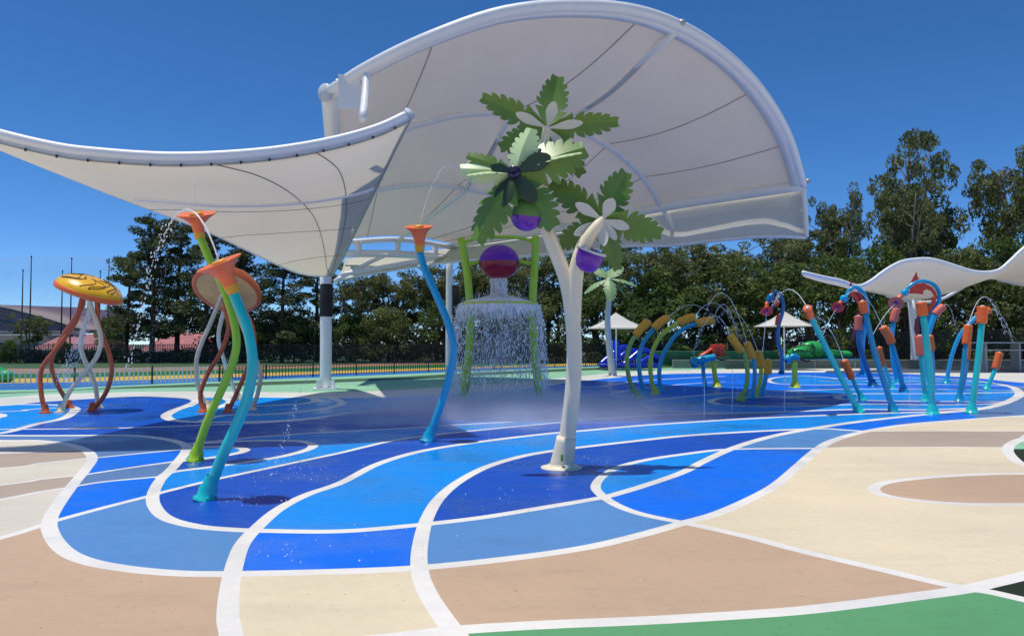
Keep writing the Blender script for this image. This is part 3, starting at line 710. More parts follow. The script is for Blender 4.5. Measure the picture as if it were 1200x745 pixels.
def trumpet_flower(label, pts, r_px, d1, smat, top_c, tip, rim_w, group):
    """curved stem with a funnel head; top_c centre of the rim, tip where the funnel meets the band (pixels)"""
    base = G(*pts[0]); d0 = base.y
    t = thing('trumpet_flower', label, 'water spray', base, group)
    w3 = stem_pts(pts, d0, d1); w3[0] = base.copy()
    r = r_px / 850 * d0
    part('stem', mk_tube(w3, [r * 1.08, r, r * .98, r], 8, 18), smat, t)
    ax = (w3[1] - w3[0]).normalized(); foot(t, base, r, smat, lean=(ax.x * .7 / max(.2, ax.z), 0))
    a = P(*tip, d1); b_ = P(*top_c, d1 - .12); L = (b_ - a).length; d = (b_ - a).normalized(); R = rim_w / 2 / 850 * d1
    part('band', mk_lathe([(r * 1.0, -L * .12), (r * 1.22, -L * .10), (r * 1.38, L * .10), (r * 1.36, L * .22)], a, d, 26), M['band'], t)
    h = part('funnel', mk_lathe([(r * 1.36, L * .20), (r * 1.42, L * .34), (r * 1.7, L * .58), (R * .62, L * .80), (R * .84, L * .92), (R, L), (R * 1.01, L * 1.02), (R * .97, L * 1.03), (R * .55, L * .97), (r * 1.1, L * .93), (0, L * .93)], a, d, 40), M['orange'], t)
    part('nozzle', mk_lathe([(R * .34, L * .95), (R * .34, L * 1.05), (R * .26, L * 1.09), (.0, L * 1.09)], a, d, 18), M['band'], h)
    return b_, d
GT = 'trumpet flower water sprays'
tip1 = trumpet_flower('tall lime green trumpet flower with a coral funnel, set behind the turquoise one',
    [(229,540),(235,516),(247,484),(264,447),(275,417),(277,394),(271,365),(260,333),(247,307),(237,284),(234,277)], 4.6, DG(540) + .1, M['lime'], (230,251), (234,277), 45, GT)
tip2 = trumpet_flower('turquoise trumpet flower with a big tilted coral funnel, nearest the camera at left',
    [(241,585),(250,561),(262,531),(279,494),(290,464),(296,430),(294,404),(288,378),(281,362),(274,344)], 6.2, DG(585) + .1, M['teal'], (257,308), (273,340), 53, GT)
tip3 = trumpet_flower('slender ocean blue trumpet flower left of the dumping bucket',
    [(502,517),(509,497),(522,458),(530,425),(531,403),(524,376),(511,345),(498,316),(492,296)], 4.4, DG(517) + .1, M['cyan'], (491,266), (492,292), 33, GT)

# ---- jellyfish mushrooms
def jelly(label, c_px, base_y, rad, tilt, legs, capm, group, swirl):
    base = G(c_px[0], base_y); dc = base.y
    t = thing('jellyfish_sprayer', label, 'water spray', base, group)
    c = P(*c_px, dc); n = Vector(tilt).normalized()
    q = n.to_track_quat('Z', 'Y').to_matrix()
    H = rad * .50
    prof = [(rad * .93, -.02), (rad * .99, 0), (rad, .03)] + [(rad * math.cos(a), .03 + H * math.sin(a)) for a in [k * math.pi / 2 / 9 for k in range(1, 10)]]
    cap = part('cap', mk_lathe(prof, c, n, 44), M[capm], t)
    part('cap_rim', mk_lathe([(rad * .90, -.05), (rad * 1.0, -.05), (rad * 1.025, .0), (rad * 1.0, .09), (rad * .985, .10)], c, n, 44), M['orange'], cap)
    part('cap_underside', mk_lathe([(rad * .93, -.03), (rad * .6, .04), (.06, .07), (0, .07)], c, n, 36), M['stone' if swirl else 'peach'], cap)
    # embossed swirls on the dome
    sw = bmesh.new()
    for k in range(17):
        a0 = k * 2 * math.pi / 17; pts = []
        for j in range(14):
            u = j / 13; rr = rad * (.30 + .58 * u); a = a0 + (.55 + .3 * math.sin(k * 2.3)) * math.sin(u * (3.0 + k % 3)) + (.3 if k % 2 else 0)
            hh = .03 + H * math.sqrt(max(0, 1 - (rr / rad) ** 2)); pts.append(c + q @ Vector((rr * math.cos(a), rr * math.sin(a), hh + .005)))
        tube(sw, crom(pts, 2), .011, 6)
    part('swirl_relief', sw, M['wood'] if swirl else M['yellow'], cap)
    for pts, mm in legs:
        b0 = G(*pts[0]); n_ = len(pts) - 1
        w3 = []
        for i, (x, y) in enumerate(pts):
            w3.append(P(x, y, b0.y + (dc - b0.y) * (i / n_) ** 1.2))
        w3[0] = b0.copy(); rl = .062
        l = part('leg', mk_tube(w3, rl, 8, 12), M[mm], t)
        part('foot_flange', mk_lathe([(rl * 2.6, 0), (rl * 2.6, .02), (rl * 1.7, .05), (rl * 1.3, .16), (rl, .24)], b0, (0, 0, 1), 16), M[mm], l)
    part('hub', mk_lathe([(.0, -.22), (.12, -.20), (.16, -.05), (.16, .07)], c, n, 18), M['stone'], t)
M['peach'] = mat('peach_underside', (.88, .50, .16), .45, var=.2, nscale=3)
M['domeyellow'] = mat('yellow_dome', (.96, .50, .006), .34, var=.10, nscale=3, coat=.4)
GJ = 'jellyfish shaped water sprayers'
jelly('jellyfish sprayer with a bright yellow swirled dome on wavy rust and white legs, far left', (104, 343), 482, .88, (.36, -.06, .93), [
    ([(53,484),(48,458),(49,432),(68,406),(88,378),(96,350)], 'rust'), ([(81,478),(76,466),(66,448),(60,422),(76,390),(95,362),(98,350)], 'rust'),
    ([(108,481),(124,460),(131,434),(126,408),(116,384),(114,360),(113,352)], 'rust'),
    ([(71,483),(82,458),(104,431),(115,414),(118,394),(109,366),(104,350)], 'stone'), ([(115,478),(112,454),(106,436),(97,416),(95,396),(103,370),(106,350)], 'stone'), ], 'domeyellow', GJ, True)
jelly('jellyfish sprayer with an orange disc tipped towards the viewer, behind the two nearest trumpet flowers', (266, 341), 481, .95, (.05, .62, .80), [
    ([(244,478),(235,461),(230,440),(232,414),(246,380),(256,356),(260,345)], 'stone'), ([(238,483),(235,461),(244,437),(260,410),(268,384),(265,366),(262,345)], 'rust'),
    ([(267,483),(277,461),(288,437),(297,414),(297,388),(286,362),(273,345)], 'rust'), ([(295,480),(302,461),(305,437),(294,407),(280,372),(270,346)], 'stone'),
    ([(279,468),(269,441),(262,420),(256,395),(262,365),(267,346)], 'stone')], 'orange', GJ, False)

# ---- palms
def frond(bm, hub, tip, up, width, fold=.25, serr=9, droop=.08, curl=None, t0=.06):
    """serrated, folded leaf blade from hub to tip; up is the upper side"""
    ax = tip - hub; L = ax.length; a = ax.normalized(); s = a.cross(up).normalized(); n = s.cross(a).normalized()
    th = .012
    wf = lambda u: max(0., 1 - ((u - .42) / .60) ** 2) ** .62 if u > .42 else (u / .42) ** .62
    for side in (-1, 1):
        prof = [(.03, .03, .16), (.10, .10, wf(.10) * .85), (.18, .18, wf(.18) * .95), (.27, .27, wf(.27)), (.36, .37, 1.0)]
        nt_ = 5; st_ = .60 / nt_
        for q_ in range(nt_):
            uv = .385 + st_ * q_
            prof.append((uv, uv + st_ * .02, wf(uv) * (.40 + .03 * q_)))
            prof.append((uv + st_ * .30, uv + st_ * .36, wf(uv + st_ * .3) * .80))
            prof.append((uv + st_ * .60, uv + st_ * .85, wf(min(.97, uv + st_ * .6)) * 1.0))
            prof.append((uv + st_ * .85, uv + st_ * 1.32, wf(min(.975, uv + st_ * .8)) * (1.02 if q_ % 2 == 0 else .94)))
        prof.append((1.0, 1.0, 0.0))
        mid, out = [], []
        for um, uo, e in prof:
            e *= 1 + .04 * math.sin(um * 40 + side)
            zz = lambda u: -droop * L * u * u + .06 * L * math.sin(math.pi * min(1, u))
            mid.append(hub + a * (L * um) + n * zz(um))
            out.append(hub + a * (L * min(1.03, uo)) + s * side * width / 2 * e + n * (zz(uo) - fold * width / 2 * e))
        N = len(prof) - 1
        vm = [bm.verts.new(p) for p in mid]; vo = [bm.verts.new(p) for p in out]
        vm2 = [bm.verts.new(p - n * th) for p in mid]; vo2 = [bm.verts.new(p - n * th) for p in out]
        for i in range(N):
            A = (vm[i], vm[i + 1], vo[i + 1], vo[i]); B = (vm2[i], vo2[i], vo2[i + 1], vm2[i + 1]); Cc = (vo[i], vo[i + 1], vo2[i + 1], vo2[i])
            for f in (A, B, Cc):
                bm.faces.new(f if side > 0 else f[::-1])
def plate(bm, hub, tip, up, width, off, th=.02):
    ax = tip - hub; a = ax.normalized(); L = ax.length; s = a.cross(up).normalized(); n = s.cross(a).normalized(); N = 18
    top, bot = [], []
    for i in range(2 * N):
        k = i if i < N else 2 * N - 1 - i; sg = 1 if i < N else -1
        u = k / (N - 1); e = math.sin(math.pi * min(1, .06 + .94 * u ** 1.25)) ** .55 * (.30 + .70 * min(1, u * 1.6)) if u < 1 else 0
        p = hub + a * L * u + s * sg * width / 2 * e + n * (off + .05 * L * math.sin(math.pi * u)); top.append(bm.verts.new(p)); bot.append(bm.verts.new(p - n * th))
    for i in range(N - 1):
        j = 2 * N - 1 - i
        bm.faces.new((top[i], top[i + 1], top[j - 1], top[j])); bm.faces.new((bot[i], bot[j], bot[j - 1], bot[i + 1]))
        bm.faces.new((top[i], bot[i], bot[i + 1], top[i + 1])); bm.faces.new((top[j], top[j - 1], bot[j - 1], bot[j]))

def palm():
    b0 = G(658, 548); D = b0.y
    t = thing('palm_tree_sprayer', 'tall cream palm tree sprayer with three crowns of serrated green fronds and purple coconuts', 'water spray', b0)
    px = 850 / D
    q = lambda x, y, dd=0: P(x, y, D + dd)
    k = 1 / px
    part('trunk', mk_tube([b0, q(664, 515), q(670, 470), q(673, 420), q(671, 375), q(664, 330), q(650, 292), q(639, 262), q(633, 232), q(634, 202), q(638, 172), q(641, 150)],
         [k * 9.8, k * 9.6, k * 9.2, k * 9, k * 8.8, k * 8.8, k * 8.6, k * 8.2, k * 7.4, k * 6.4, k * 5.6, k * 4.6], 6, 28), M['cream'], t)
    lower = part('trunk_sleeve', mk_tube([b0 + Vector((0, 0, .02)), q(660, 535), q(664, 512)], [k * 14.2, k * 13, k * 11.5], 4, 28), M['cream'], t)
    part('base_flange', mk_lathe([(k * 24, 0), (k * 24, .015), (k * 16, .03), (k * 15, .08)], b0, (0, 0, 1), 28), M['cream'], t)
    part('hatch', mk_box(q(658.5, 536, -.205), (.04, .012, .11), 0, .004), M['moss'], lower)
    part('trunk_branch', mk_tube([q(672, 378), q(673, 345, -.02), q(675, 320, -.05), q(680, 300, -.1), q(688, 280, -.12), q(698, 266, -.1), q(706, 256, -.05)],
         [k * 8.8, k * 9.2, k * 9.2, k * 9.0, k * 8.4, k * 7.0, k * 4.6], 6, 24), M['cream'], t)
    part('trunk_branch', mk_tube([q(634, 222), q(622, 212, -.15), q(610, 206, -.35), q(604, 203, -.48)], [k * 6, k * 6, k * 5.5, k * 5], 5, 20), M['cream'], t)
    cam_dir = (Vector((0, 0, EYE)) - q(640, 150)).normalized()
    # crown 1 and 3: seen from behind and below, white plates on our side
    def crown(hubpx, dd, tips, plates, W_, up_bias):
        hub = q(*hubpx, dd)
        for (x, y, ez), wv in tips:
            tip = q(x, y, dd + ez); bm = bmesh.new()
            frond(bm, hub, tip, up_bias, wv * k * .88, fold=.18, droop=-.02)
            part('frond', bm, M['leaf'], t, smooth=False)
        for (x, y, ez), wv in plates:
            tip = q(x, y, dd + ez); bm = bmesh.new()
            plate(bm, hub, hub.lerp(tip, .92), up_bias, wv * k * .85, -.045)
            part('plate', bm, M['petal'], t, smooth=False)
    back = Vector((0, 1, .35)).normalized()
    crown((641,150), 0, [((654,90,.25),44), ((565,114,.1),34), ((724,143,.1),34), ((586,173,.35),36), ((682,205,.3),36)],
          [((650,117,-.05),17), ((601,131,-.05),14), ((687,143,-.05),13), ((664,178,.05),14)], 1, back)
    crown((706,257), -.05, [((734,202,.25),46), ((775,274,.1),42), ((646,214,.15),40), ((654,289,.25),36), ((724,316,.3),30)],
          [((719,230,-.08),19), ((741,268,-.08),14), ((671,236,-.08),15), ((668,277,-.08),14), ((707,293,-.08),15), ((724,284,0),12)], 1, back)
    # crown 2 turned towards the viewer
    hub = q(603, 203, -.52); front = Vector((-.25, -1, .10)).normalized()
    for (x, y, e), wv, fold, mm in (((685,172,.05),60,.5,'leaf'), ((622,150,.1),40,.45,'leafpale'), ((540,197,-.1),34,.6,'leafpale'), ((558,281,-.2),48,.5,'leaf'), ((649,266,.05),50,.5,'leaf'), ((548,182,-.05),22,.4,'leaf')):
        bm = bmesh.new(); frond(bm, hub, q(x, y, -.52 + e), front, wv * k * .88, fold=fold, droop=.02)
        part('frond', bm, M[mm], t, smooth=False)
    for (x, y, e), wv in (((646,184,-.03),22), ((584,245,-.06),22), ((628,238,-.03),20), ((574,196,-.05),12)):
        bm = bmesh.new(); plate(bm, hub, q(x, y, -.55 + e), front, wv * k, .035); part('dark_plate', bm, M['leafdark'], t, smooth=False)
    for (x, y, e), wv in (((680,179,.04),16), ((548,205,-.1),16)):
        bm = bmesh.new(); frond(bm, hub, q(x, y, -.56 + e), Vector((0, -.5, 1)), wv * k, fold=.1, droop=.0); part('frond', bm, M['leafpale'], t, smooth=False)
    h = part('hub', mk_lathe([(0, -.10), (k * 7.2, -.10), (k * 7.6, .0), (k * 6.5, .05), (k * 4, .055), (k * 3.6, .02), (0, .02)], q(602, 202, -.56), front, 24), M['navy'], t)
    for a in range(6):
        part('bolt', mk_lathe([(0, 0), (.012, 0), (.012, .02), (0, .02)], q(602 + 15 * math.cos(a + .4), 202 + 15 * math.sin(a + .4), -.60), front, 8), M['bolt'], h)
    # coconut cup under crown 2
    cc = q(617, 252, -.35); R = k * 18.5
    cup = part('coconut', mk_lathe([(R * math.sin(a), -R * math.cos(a)) for a in [j * math.pi / 16 for j in range(10)]], cc, (.1, -.15, 1), 32), M['purple'], t)
    gm = bmesh.new(); lathe(gm, [(R * 1.03 * math.cos(a), R * 1.03 * math.sin(a)) for a in [-.05, .2, .45, .7, .95, 1.2, 1.45, math.pi / 2]], cc, (.1, -.15, 1), 32)
    for j in range(9):
        a0 = j * 2 * math.pi / 9; v = []
        for da, hh in ((-.30, 0), (.30, 0), (.05, -.62)):
            rr = R * 1.035 * math.cos(math.asin(min(.9, abs(hh)))) if hh else R * 1.035
            v.append(gm.verts.new(cc + Vector((rr * math.cos(a0 + da), rr * math.sin(a0 + da), R * hh))))
        gm.faces.new(v)
    part('husk', gm, M['leaf'], cup)
    part('spout', mk_tube([cc + Vector((-R * .7, -.05, .0)), cc + Vector((-R * 1.35, -.12, -.02))], k * 2.2, 3, 10), M['petal'], cup)
    # tipped bucket coconut under crown 3
    bc = q(690, 303, -.15); ax = Vector((.38, -.25, 1)).normalized(); Rb = k * 16
    bk = part('coconut', mk_lathe([(0, -Rb * 1.0), (Rb * .45, -Rb * .95), (Rb * .78, -Rb * .72), (Rb * .95, -Rb * .3), (Rb * 1.0, .1 * Rb), (Rb * 1.0, Rb * .62), (Rb * .92, Rb * .62), (Rb * .88, 0), (0, -Rb * .5)], bc, ax, 32), M['purple'], t)
    part('rim', mk_lathe([(Rb * 1.0, Rb * .50), (Rb * 1.12, Rb * .56), (Rb * 1.12, Rb * .68), (Rb * .94, Rb * .70)], bc, ax, 32), M['petal'], bk)
    part('hanger', mk_tube([q(692, 280, -.1), q(694, 290, -.15)], k * 1.6, 3, 8), M['petal'], bk)
palm()

def small_palm():
    b0 = G(718, 441); D = b0.y; k = D / 850
    t = thing('palm_tree_sprayer', 'small pale palm sprayer far behind the big one, beside the white umbrella', 'water spray', b0)
    part('trunk', mk_tube([b0, P(714, 405, D), P(712, 375, D), P(714, 345, D), P(713, 326, D)], [k * 4.4, k * 3.8, k * 3.4, k * 3.1, k * 2.2], 6, 18), M['petal'], t)
    part('base_flange', mk_lathe([(k * 8, 0), (k * 8, .03), (k * 5, .06), (k * 4.4, .35)], b0, (0, 0, 1), 18), M['petal'], t)
    for (x, y, e), w_ in (((684,341,0),15), ((746,332,0),15), ((717,350,-1),16), ((697,312,.6),20), ((727,310,.6),20), ((735,345,.4),13)):
        bm = bmesh.new(); frond(bm, P(713, 326, D), P(x, y, D + e), Vector((0, -.4, 1)), w_ * k, fold=.25, droop=.08); part('frond', bm, M['leafhaze'], t, smooth=False)
small_palm()

# ---- dumping bucket
def dumper():
    l0 = G(541, 477); r0 = G(634, 474); D = (l0.y + r0.y) / 2; c0 = (l0 + r0) / 2; c0.y = D; k = D / 850
    t = thing('dumping_bucket', 'lime green frame holding a purple and crimson tipping ball above a water ring', 'water dumper', c0)
    q = lambda x, y, d=0: P(x, y, D + d)
    for pts in ([l0, q(546, 445), q(550, 405), q(551, 370), q(549, 335), q(545, 305), q(540, 279)], [r0, q(630, 445), q(626, 405), q(624, 370), q(625, 335), q(627, 305), q(628, 277)]):
        pts[0] = Vector((pts[0].x, D, 0))
        lg = part('post', mk_tube(pts, [k * 5.0, k * 4.8, k * 4.6, k * 4.6], 6, 18), M['lime'], t)
        part('foot_flange', mk_lathe([(k * 11, 0), (k * 11, .03), (k * 8, .05), (k * 6, .25), (k * 5, .4)], pts[0], (0, 0, 1), 18), M['lime'], lg)
    part('cross_bar', mk_tube([q(541, 285), q(560, 279.5), q(585, 277.5), q(610, 279), q(627, 284)], k * 2.0, 6, 12), M['lime'], t)
    for a, b_ in (((549, 310), (563, 306)), ((626, 309), (608, 306))):
        part('axle_arm', mk_tube([q(*a), q((a[0] + b_[0]) / 2, 308), q(*b_)], k * 2.4, 4, 12), M['lime'], t)
    c = q(585, 307); R = k * 24
    ball = part('tipping_ball', mk_lathe([(R * math.cos(a) , R * .86 * math.sin(a)) for a in [j * math.pi / 24 for j in range(0, 13)]], c, (0, 0, 1), 48), M['purple'], t)
    part('lower_half', mk_lathe([(R * 1.0 * math.cos(a), R * .86 * math.sin(a)) for a in [-math.pi / 2 + j * math.pi / 24 for j in range(0, 13)]], c - Vector((0, 0, .002)), (0, 0, 1), 48), M['crimson'], ball)
    part('seam_ring', mk_lathe([(R * .99, -.012), (R * 1.012, -.008), (R * 1.012, .008), (R * .99, .012)], c, (0, 0, 1), 48), M['purple'], ball)
    rc = q(584.5, 357); RR = k * 44.5
    part('water_ring', tube(bmesh.new(), [rc + Vector((RR * math.cos(a), RR * math.sin(a), 0)) for a in [j * 2 * math.pi / 72 for j in range(73)]], k * 1.9, 10, False), M['limey'], t)
    part('splash_dish', mk_lathe([(RR * .97, -.02), (RR * .7, .14), (RR * .35, .26), (RR * .2, .32), (0, .34)], rc, (0, 0, 1), 48), M['petal'], t)
    return rc, RR, D, k, c, R
rc, RR, DD, kk, bc_, bR = dumper()

mf = bpy.data.materials.new('froth'); mf.use_nodes = True; n = mf.node_tree; b_f = n.nodes['Principled BSDF']; b_f.inputs['Base Color'].default_value = (.95, .97, 1, 1); b_f.inputs['Roughness'].default_value = .5
tc = n.nodes.new('ShaderNodeTexCoord'); mp = n.nodes.new('ShaderNodeMapping'); mp.inputs['Scale'].default_value = (9, 9, 2.2); n.links.new(tc.outputs['Object'], mp.inputs['Vector'])
nz = n.nodes.new('ShaderNodeTexNoise'); nz.inputs['Scale'].default_value = 1.6; nz.inputs['Detail'].default_value = 5; n.links.new(mp.outputs[0], nz.inputs['Vector'])
sx = n.nodes.new('ShaderNodeSeparateXYZ'); n.links.new(tc.outputs['Object'], sx.inputs[0])
m1 = n.nodes.new('ShaderNodeMapRange'); m1.inputs[1].default_value = -.8; m1.inputs[2].default_value = .1; m1.inputs[3].default_value = -.42; m1.inputs[4].default_value = .28; n.links.new(sx.outputs['Z'], m1.inputs[0])
ad = n.nodes.new('ShaderNodeMath'); n.links.new(nz.outputs['Fac'], ad.inputs[0]); n.links.new(m1.outputs[0], ad.inputs[1])
m2 = n.nodes.new('ShaderNodeMapRange'); m2.inputs[1].default_value = .32; m2.inputs[2].default_value = .62; m2.inputs[3].default_value = 0; m2.inputs[4].default_value = .9; n.links.new(ad.outputs[0], m2.inputs[0]); n.links.new(m2.outputs[0], b_f.inputs['Alpha'])
M['froth'] = mf
# ---- water: falling curtain below the ring
def droplet(bm, p, w_, h, d=None):
    d = (d or Vector((0, 0, -1))).normalized(); s = d.orthogonal().normalized(); u = d.cross(s)
    top = bm.verts.new(p + d * h / 2); bot = bm.verts.new(p - d * h / 2)
    m_ = [bm.verts.new(p + (s * math.cos(a) + u * math.sin(a)) * w_ / 2) for a in (0, 2.094, 4.189)]
    for i in range(3):
        j = (i + 1) % 3; bm.faces.new((m_[i], m_[j], top)); bm.faces.new((m_[j], m_[i], bot))
rd = random.Random(5)
bm = bmesh.new()
for i in range(11000):
    a = rd.uniform(0, 2 * math.pi); f = rd.random() ** 1.35          # fraction fallen
    rr = RR * (1.02 + rd.gauss(.02, .03) + .34 * math.sqrt(f) * rd.uniform(.25, 1.0))
    z = rc.z * (1 - f); clump = .5 + .5 * math.sin(a * 9 + 2 * math.sin(a * 4))
    if rd.random() > .35 + .65 * clump * (1 - .3 * f): continue
    droplet(bm, Vector((rc.x + rr * math.cos(a), rc.y + rr * math.sin(a), z)), rd.uniform(.014, .036), rd.uniform(.03, .17) * (.5 + f), Vector((math.cos(a) * .12, math.sin(a) * .12, -1)))
for i in range(3800):                                                 # splash at the foot
    a = rd.uniform(0, 2 * math.pi); rr = RR * (1.0 + abs(rd.gauss(0, .55))); z = abs(rd.gauss(0, .24))
    droplet(bm, Vector((rc.x + rr * math.cos(a), rc.y + rr * math.sin(a), z + .02)), rd.uniform(.012, .035), rd.uniform(.015, .06))
for i in range(1200):                                                 # column from ball to dish
    a = rd.uniform(0, 2 * math.pi); rr = bR * .42 * math.sqrt(rd.random()); z = rc.z + .30 + rd.random() * (bc_.z - bR * .8 - rc.z - .3)
    droplet(bm, Vector((rc.x + rr * math.cos(a), rc.y + rr * math.sin(a), z)), rd.uniform(.014, .036), rd.uniform(.08, .3))
for i in range(500):
    a = rd.uniform(0, 2 * math.pi); rr = RR * rd.uniform(.1, 1.05); droplet(bm, Vector((rc.x + rr * math.cos(a), rc.y + rr * math.sin(a), rc.z + .25 * (1 - rr / RR) + abs(rd.gauss(0, .12)))), rd.uniform(.012, .03), rd.uniform(.02, .08))
shb = mk_lathe([(RR * .35, .24), (RR * .7, .16), (RR * .98, .05), (RR * 1.06, -.06), (RR * 1.10, -.22), (RR * 1.13, -.45), (RR * 1.145, -.8)], rc, (0, 0, 1), 96)
for v in shb.verts:
    g_ = math.sin(v.co.x * 23) * math.sin(v.co.y * 19 + 1) ; v.co.x += .025 * g_; v.co.y += .025 * g_; v.co.z += .10 * g_ * max(0, rc.z - v.co.z)
single('water_sheet', shb, M['froth'], 'frothy white sheet of water spilling over the rim of the lime ring', 'water', Vector((rc.x, rc.y, rc.z)))
single('water_curtain', bm, M['drops'], 'white curtain of falling water below the lime ring', 'water', Vector((rc.x, rc.y, 0)), kind='stuff', smooth=False)

# ---- foam noodle jets
def nozzle(label, pts, nood, r_px, smat, nmat, group, dd=0.0, ndd=0.0, nr=1.75):
    """pts: foot to top of the stem in pixels; nood: list of points of the foam sleeve"""
    base = G(*pts[0]); d0 = base.y
    t = thing('noodle_sprayer', label, 'water spray', base, group)
    k = d0 / 850; r = r_px * k
    w3 = stem_pts(pts, d0, d0 + dd); w3[0] = base.copy()
    part('stem', mk_tube(w3, r, 7, 14), smat, t)
    ax = (w3[1] - w3[0]).normalized(); foot(t, base, r, smat, lean=(ax.x / max(.3, ax.z) * .6, 0))
    n3 = [P(x, y, d0 + dd + ndd * i / max(1, len(nood) - 1)) for i, (x, y) in enumerate(nood)]
    p = crom(n3, 5); R = r * nr
    d1 = (p[0] - p[1]).normalized(); d2 = (p[-1] - p[-2]).normalized()
    pp = [p[0], p[0] - d1 * R * .12] + p[1:-1] + [p[-1] - d2 * R * .12, p[-1]]
    rr = [R * .86] + [R] * (len(pp) - 2) + [R * .86]
    s = part('foam_sleeve', tube(bmesh.new(), pp, rr, 18), nmat, t)
    part('nozzle', mk_lathe([(R * .42, -.01), (R * .42, .02), (R * .25, .035), (0, .035)], p[-1], d2, 12), M['petal'], s)
    return p[-1], d2
T = {}
GN = 'noodle tipped water jets'
GA = 'arched noodle jets'
T['a1'] = nozzle('moss green arching jet, leftmost of the four tall amber tipped arches', [(747.5,467),(741,454),(736,437),(735,420),(738,405),(745.5,392)], [(744.5,393),(752,384),(760.5,376)], 2.6, M['moss'], M['amber'], GA, nr=1.9)
T['a2'] = nozzle('blue arching jet, second from the left of the four tall amber tipped arches', [(755,463),(751,445),(748.5,424),(753,403),(766,385)], [(766,385),(774,377.5),(783.7,372)], 2.6, M['cyan'], M['amber'], GA, nr=1.9)
T['a3'] = nozzle('yellow green arching jet, third of the four tall amber tipped arches', [(768,462),(763,443),(762.5,421),(770,400),(783,386),(796.8,378)], [(795,378.5),(804,374),(814,371)], 2.6, M['limey'], M['amber'], GA, nr=1.9)
T['a4'] = nozzle('blue arching jet reaching farthest right of the four tall amber tipped arches', [(774,459),(772.6,435),(777,416),(789,396),(803,384),(817,379)], [(816,379),(826,376.5),(836,375)], 2.6, M['cyan'], M['amber'], GA, nr=1.9)
GB = 'short amber tipped jets'
T['b1'] = nozzle('short moss green jet with the highest amber tip, leftmost of its short row of four', [(868,470),(874,455),(876,436),(872.6,415),(869,410)], [(869.5,412),(862,402),(855.5,392.5)], 2.6, M['moss'], M['amber'], GB, nr=1.8)
T['b2'] = nozzle('short blue jet with amber tip, second in the short row', [(881,467),(884.5,444),(883.5,424),(881.5,417)], [(882.5,420),(879.5,411),(875,401)], 2.4, M['cyan'], M['amber'], GB, nr=1.8)
T['b3'] = nozzle('short yellow green curved jet with amber tip, third in the short row', [(884,466),(890,450),(892,435),(891,428)], [(891.5,431),(891,421),(888,411)], 2.4, M['limey'], M['amber'], GB, nr=1.8)
T['b4'] = nozzle('shortest blue jet with an upright amber tip, at the right end of the short row', [(892,463),(897,445),(899,435)], [(899.5,438.5),(900,430),(899.8,421)], 2.4, M['cyan'], M['amber'], GB, nr=1.9)
O, F_ = M['orange2'], M['pinkcap']
T['n1'] = nozzle('long turquoise jet leaning far to the left with a stubby orange end', [(1006.5,483),(985,441),(964,399),(948,367)], [(949,371),(947.5,366),(946,361)], 3.2, M['teal'], O, GN, dd=-.6, ndd=-.3, nr=1.55)
T['n2'] = nozzle('short turquoise jet with a red orange sleeve beside the foot of the long leaning jet', [(1010.5,469),(1004,455),(998.5,442)], [(998.5,443.5),(993.5,432),(988.5,422)], 2.2, M['teal'], O, GN, nr=1.9)
T['n3'] = nozzle('blue leaning jet with an orange sleeve, second of the front row of four', [(1047,482.5),(1037,450),(1025,413),(1014,366)], [(1013,367),(1011.5,360),(1010.5,353)], 3.2, M['blue'], O, GN, nr=1.55)
T['n4'] = nozzle('blue jet with an orange sleeve tipped to the left, behind the front row', [(1059,459),(1054,434),(1045,402)], [(1045,402.5),(1041,393),(1034,383)], 2.7, M['blue'], O, GN, nr=1.8)
T['n5'] = nozzle('turquoise jet with a faded red sleeve, behind the orange one tipped left', [(1052.6,449),(1047,425),(1045,400),(1047,378)], [(1046.8,377),(1048.5,369),(1051,362)], 2.5, M['cyan'], F_, GN, nr=1.8)
T['n6'] = nozzle('low jet with a narrow orange sleeve between two blue leaning stems', [(1045,455),(1040,438),(1036,428)], [(1036.3,429.5),(1033,418),(1030.5,406.5)], 2.0, M['teal'], O, GN, nr=1.5)
T['n7'] = nozzle('deep blue jet with an upright faded red sleeve, left of the orange tipped blue one', [(1023,452),(1014,426),(1007,402),(1005.6,386)], [(1005.6,387),(1005.8,379),(1006,370)], 3.0, M['navypaint'], F_, GN, nr=1.45)
T['n8'] = nozzle('turquoise jet with a stout upright faded red sleeve just left of the tallest front jet', [(1085,470),(1082,445),(1079.5,415)], [(1079.5,416.5),(1078.8,405),(1078,393)], 2.7, M['teal'], F_, GN, nr=2.1)
T['n9'] = nozzle('tall upright turquoise jet with an orange sleeve, third of the front row', [(1093,485),(1090,440),(1086,402),(1081.5,369)], [(1081.5,370),(1080.5,362),(1079,354)], 3.7, M['teal'], O, GN, nr=1.6)
T['n10'] = nozzle('blue jet with an orange sleeve mostly hidden behind the tall upright turquoise one', [(1093,458),(1093,432),(1091.5,410)], [(1091.8,411),(1091,402),(1089.5,393)], 2.4, M['cyan'], O, GN, nr=1.6)
T['n11'] = nozzle('blue curved jet with a faded red sleeve pointing up to the right', [(1088,448),(1086,415),(1089,388),(1096,368)], [(1095.5,369),(1100,363.5),(1105.5,359)], 2.8, M['cyan'], F_, GN, nr=1.6)
T['n12'] = nozzle('thin blue jet bowed to the right with its sleeve pointing right, behind the last two', [(1109,449),(1115,418),(1126,391),(1145,370)], [(1144,370.5),(1152,366),(1160,363)], 2.2, M['cyan'], O, GN, nr=1.7)
T['n13'] = nozzle('turquoise and blue jet with an upright red orange sleeve, left of the last front jet', [(1124,470),(1128,440),(1132,402)], [(1132,403.5),(1133.5,393),(1134.8,381)], 2.7, M['blue'], O, GN, nr=1.75)
T['n14'] = nozzle('low jet whose narrow red sleeve shows behind the right hand pair', [(1127,457),(1131,440),(1133.5,421)], [(1133.5,421.5),(1134.5,411),(1135,402)], 2.0, M['blue'], O, GN, nr=1.5)
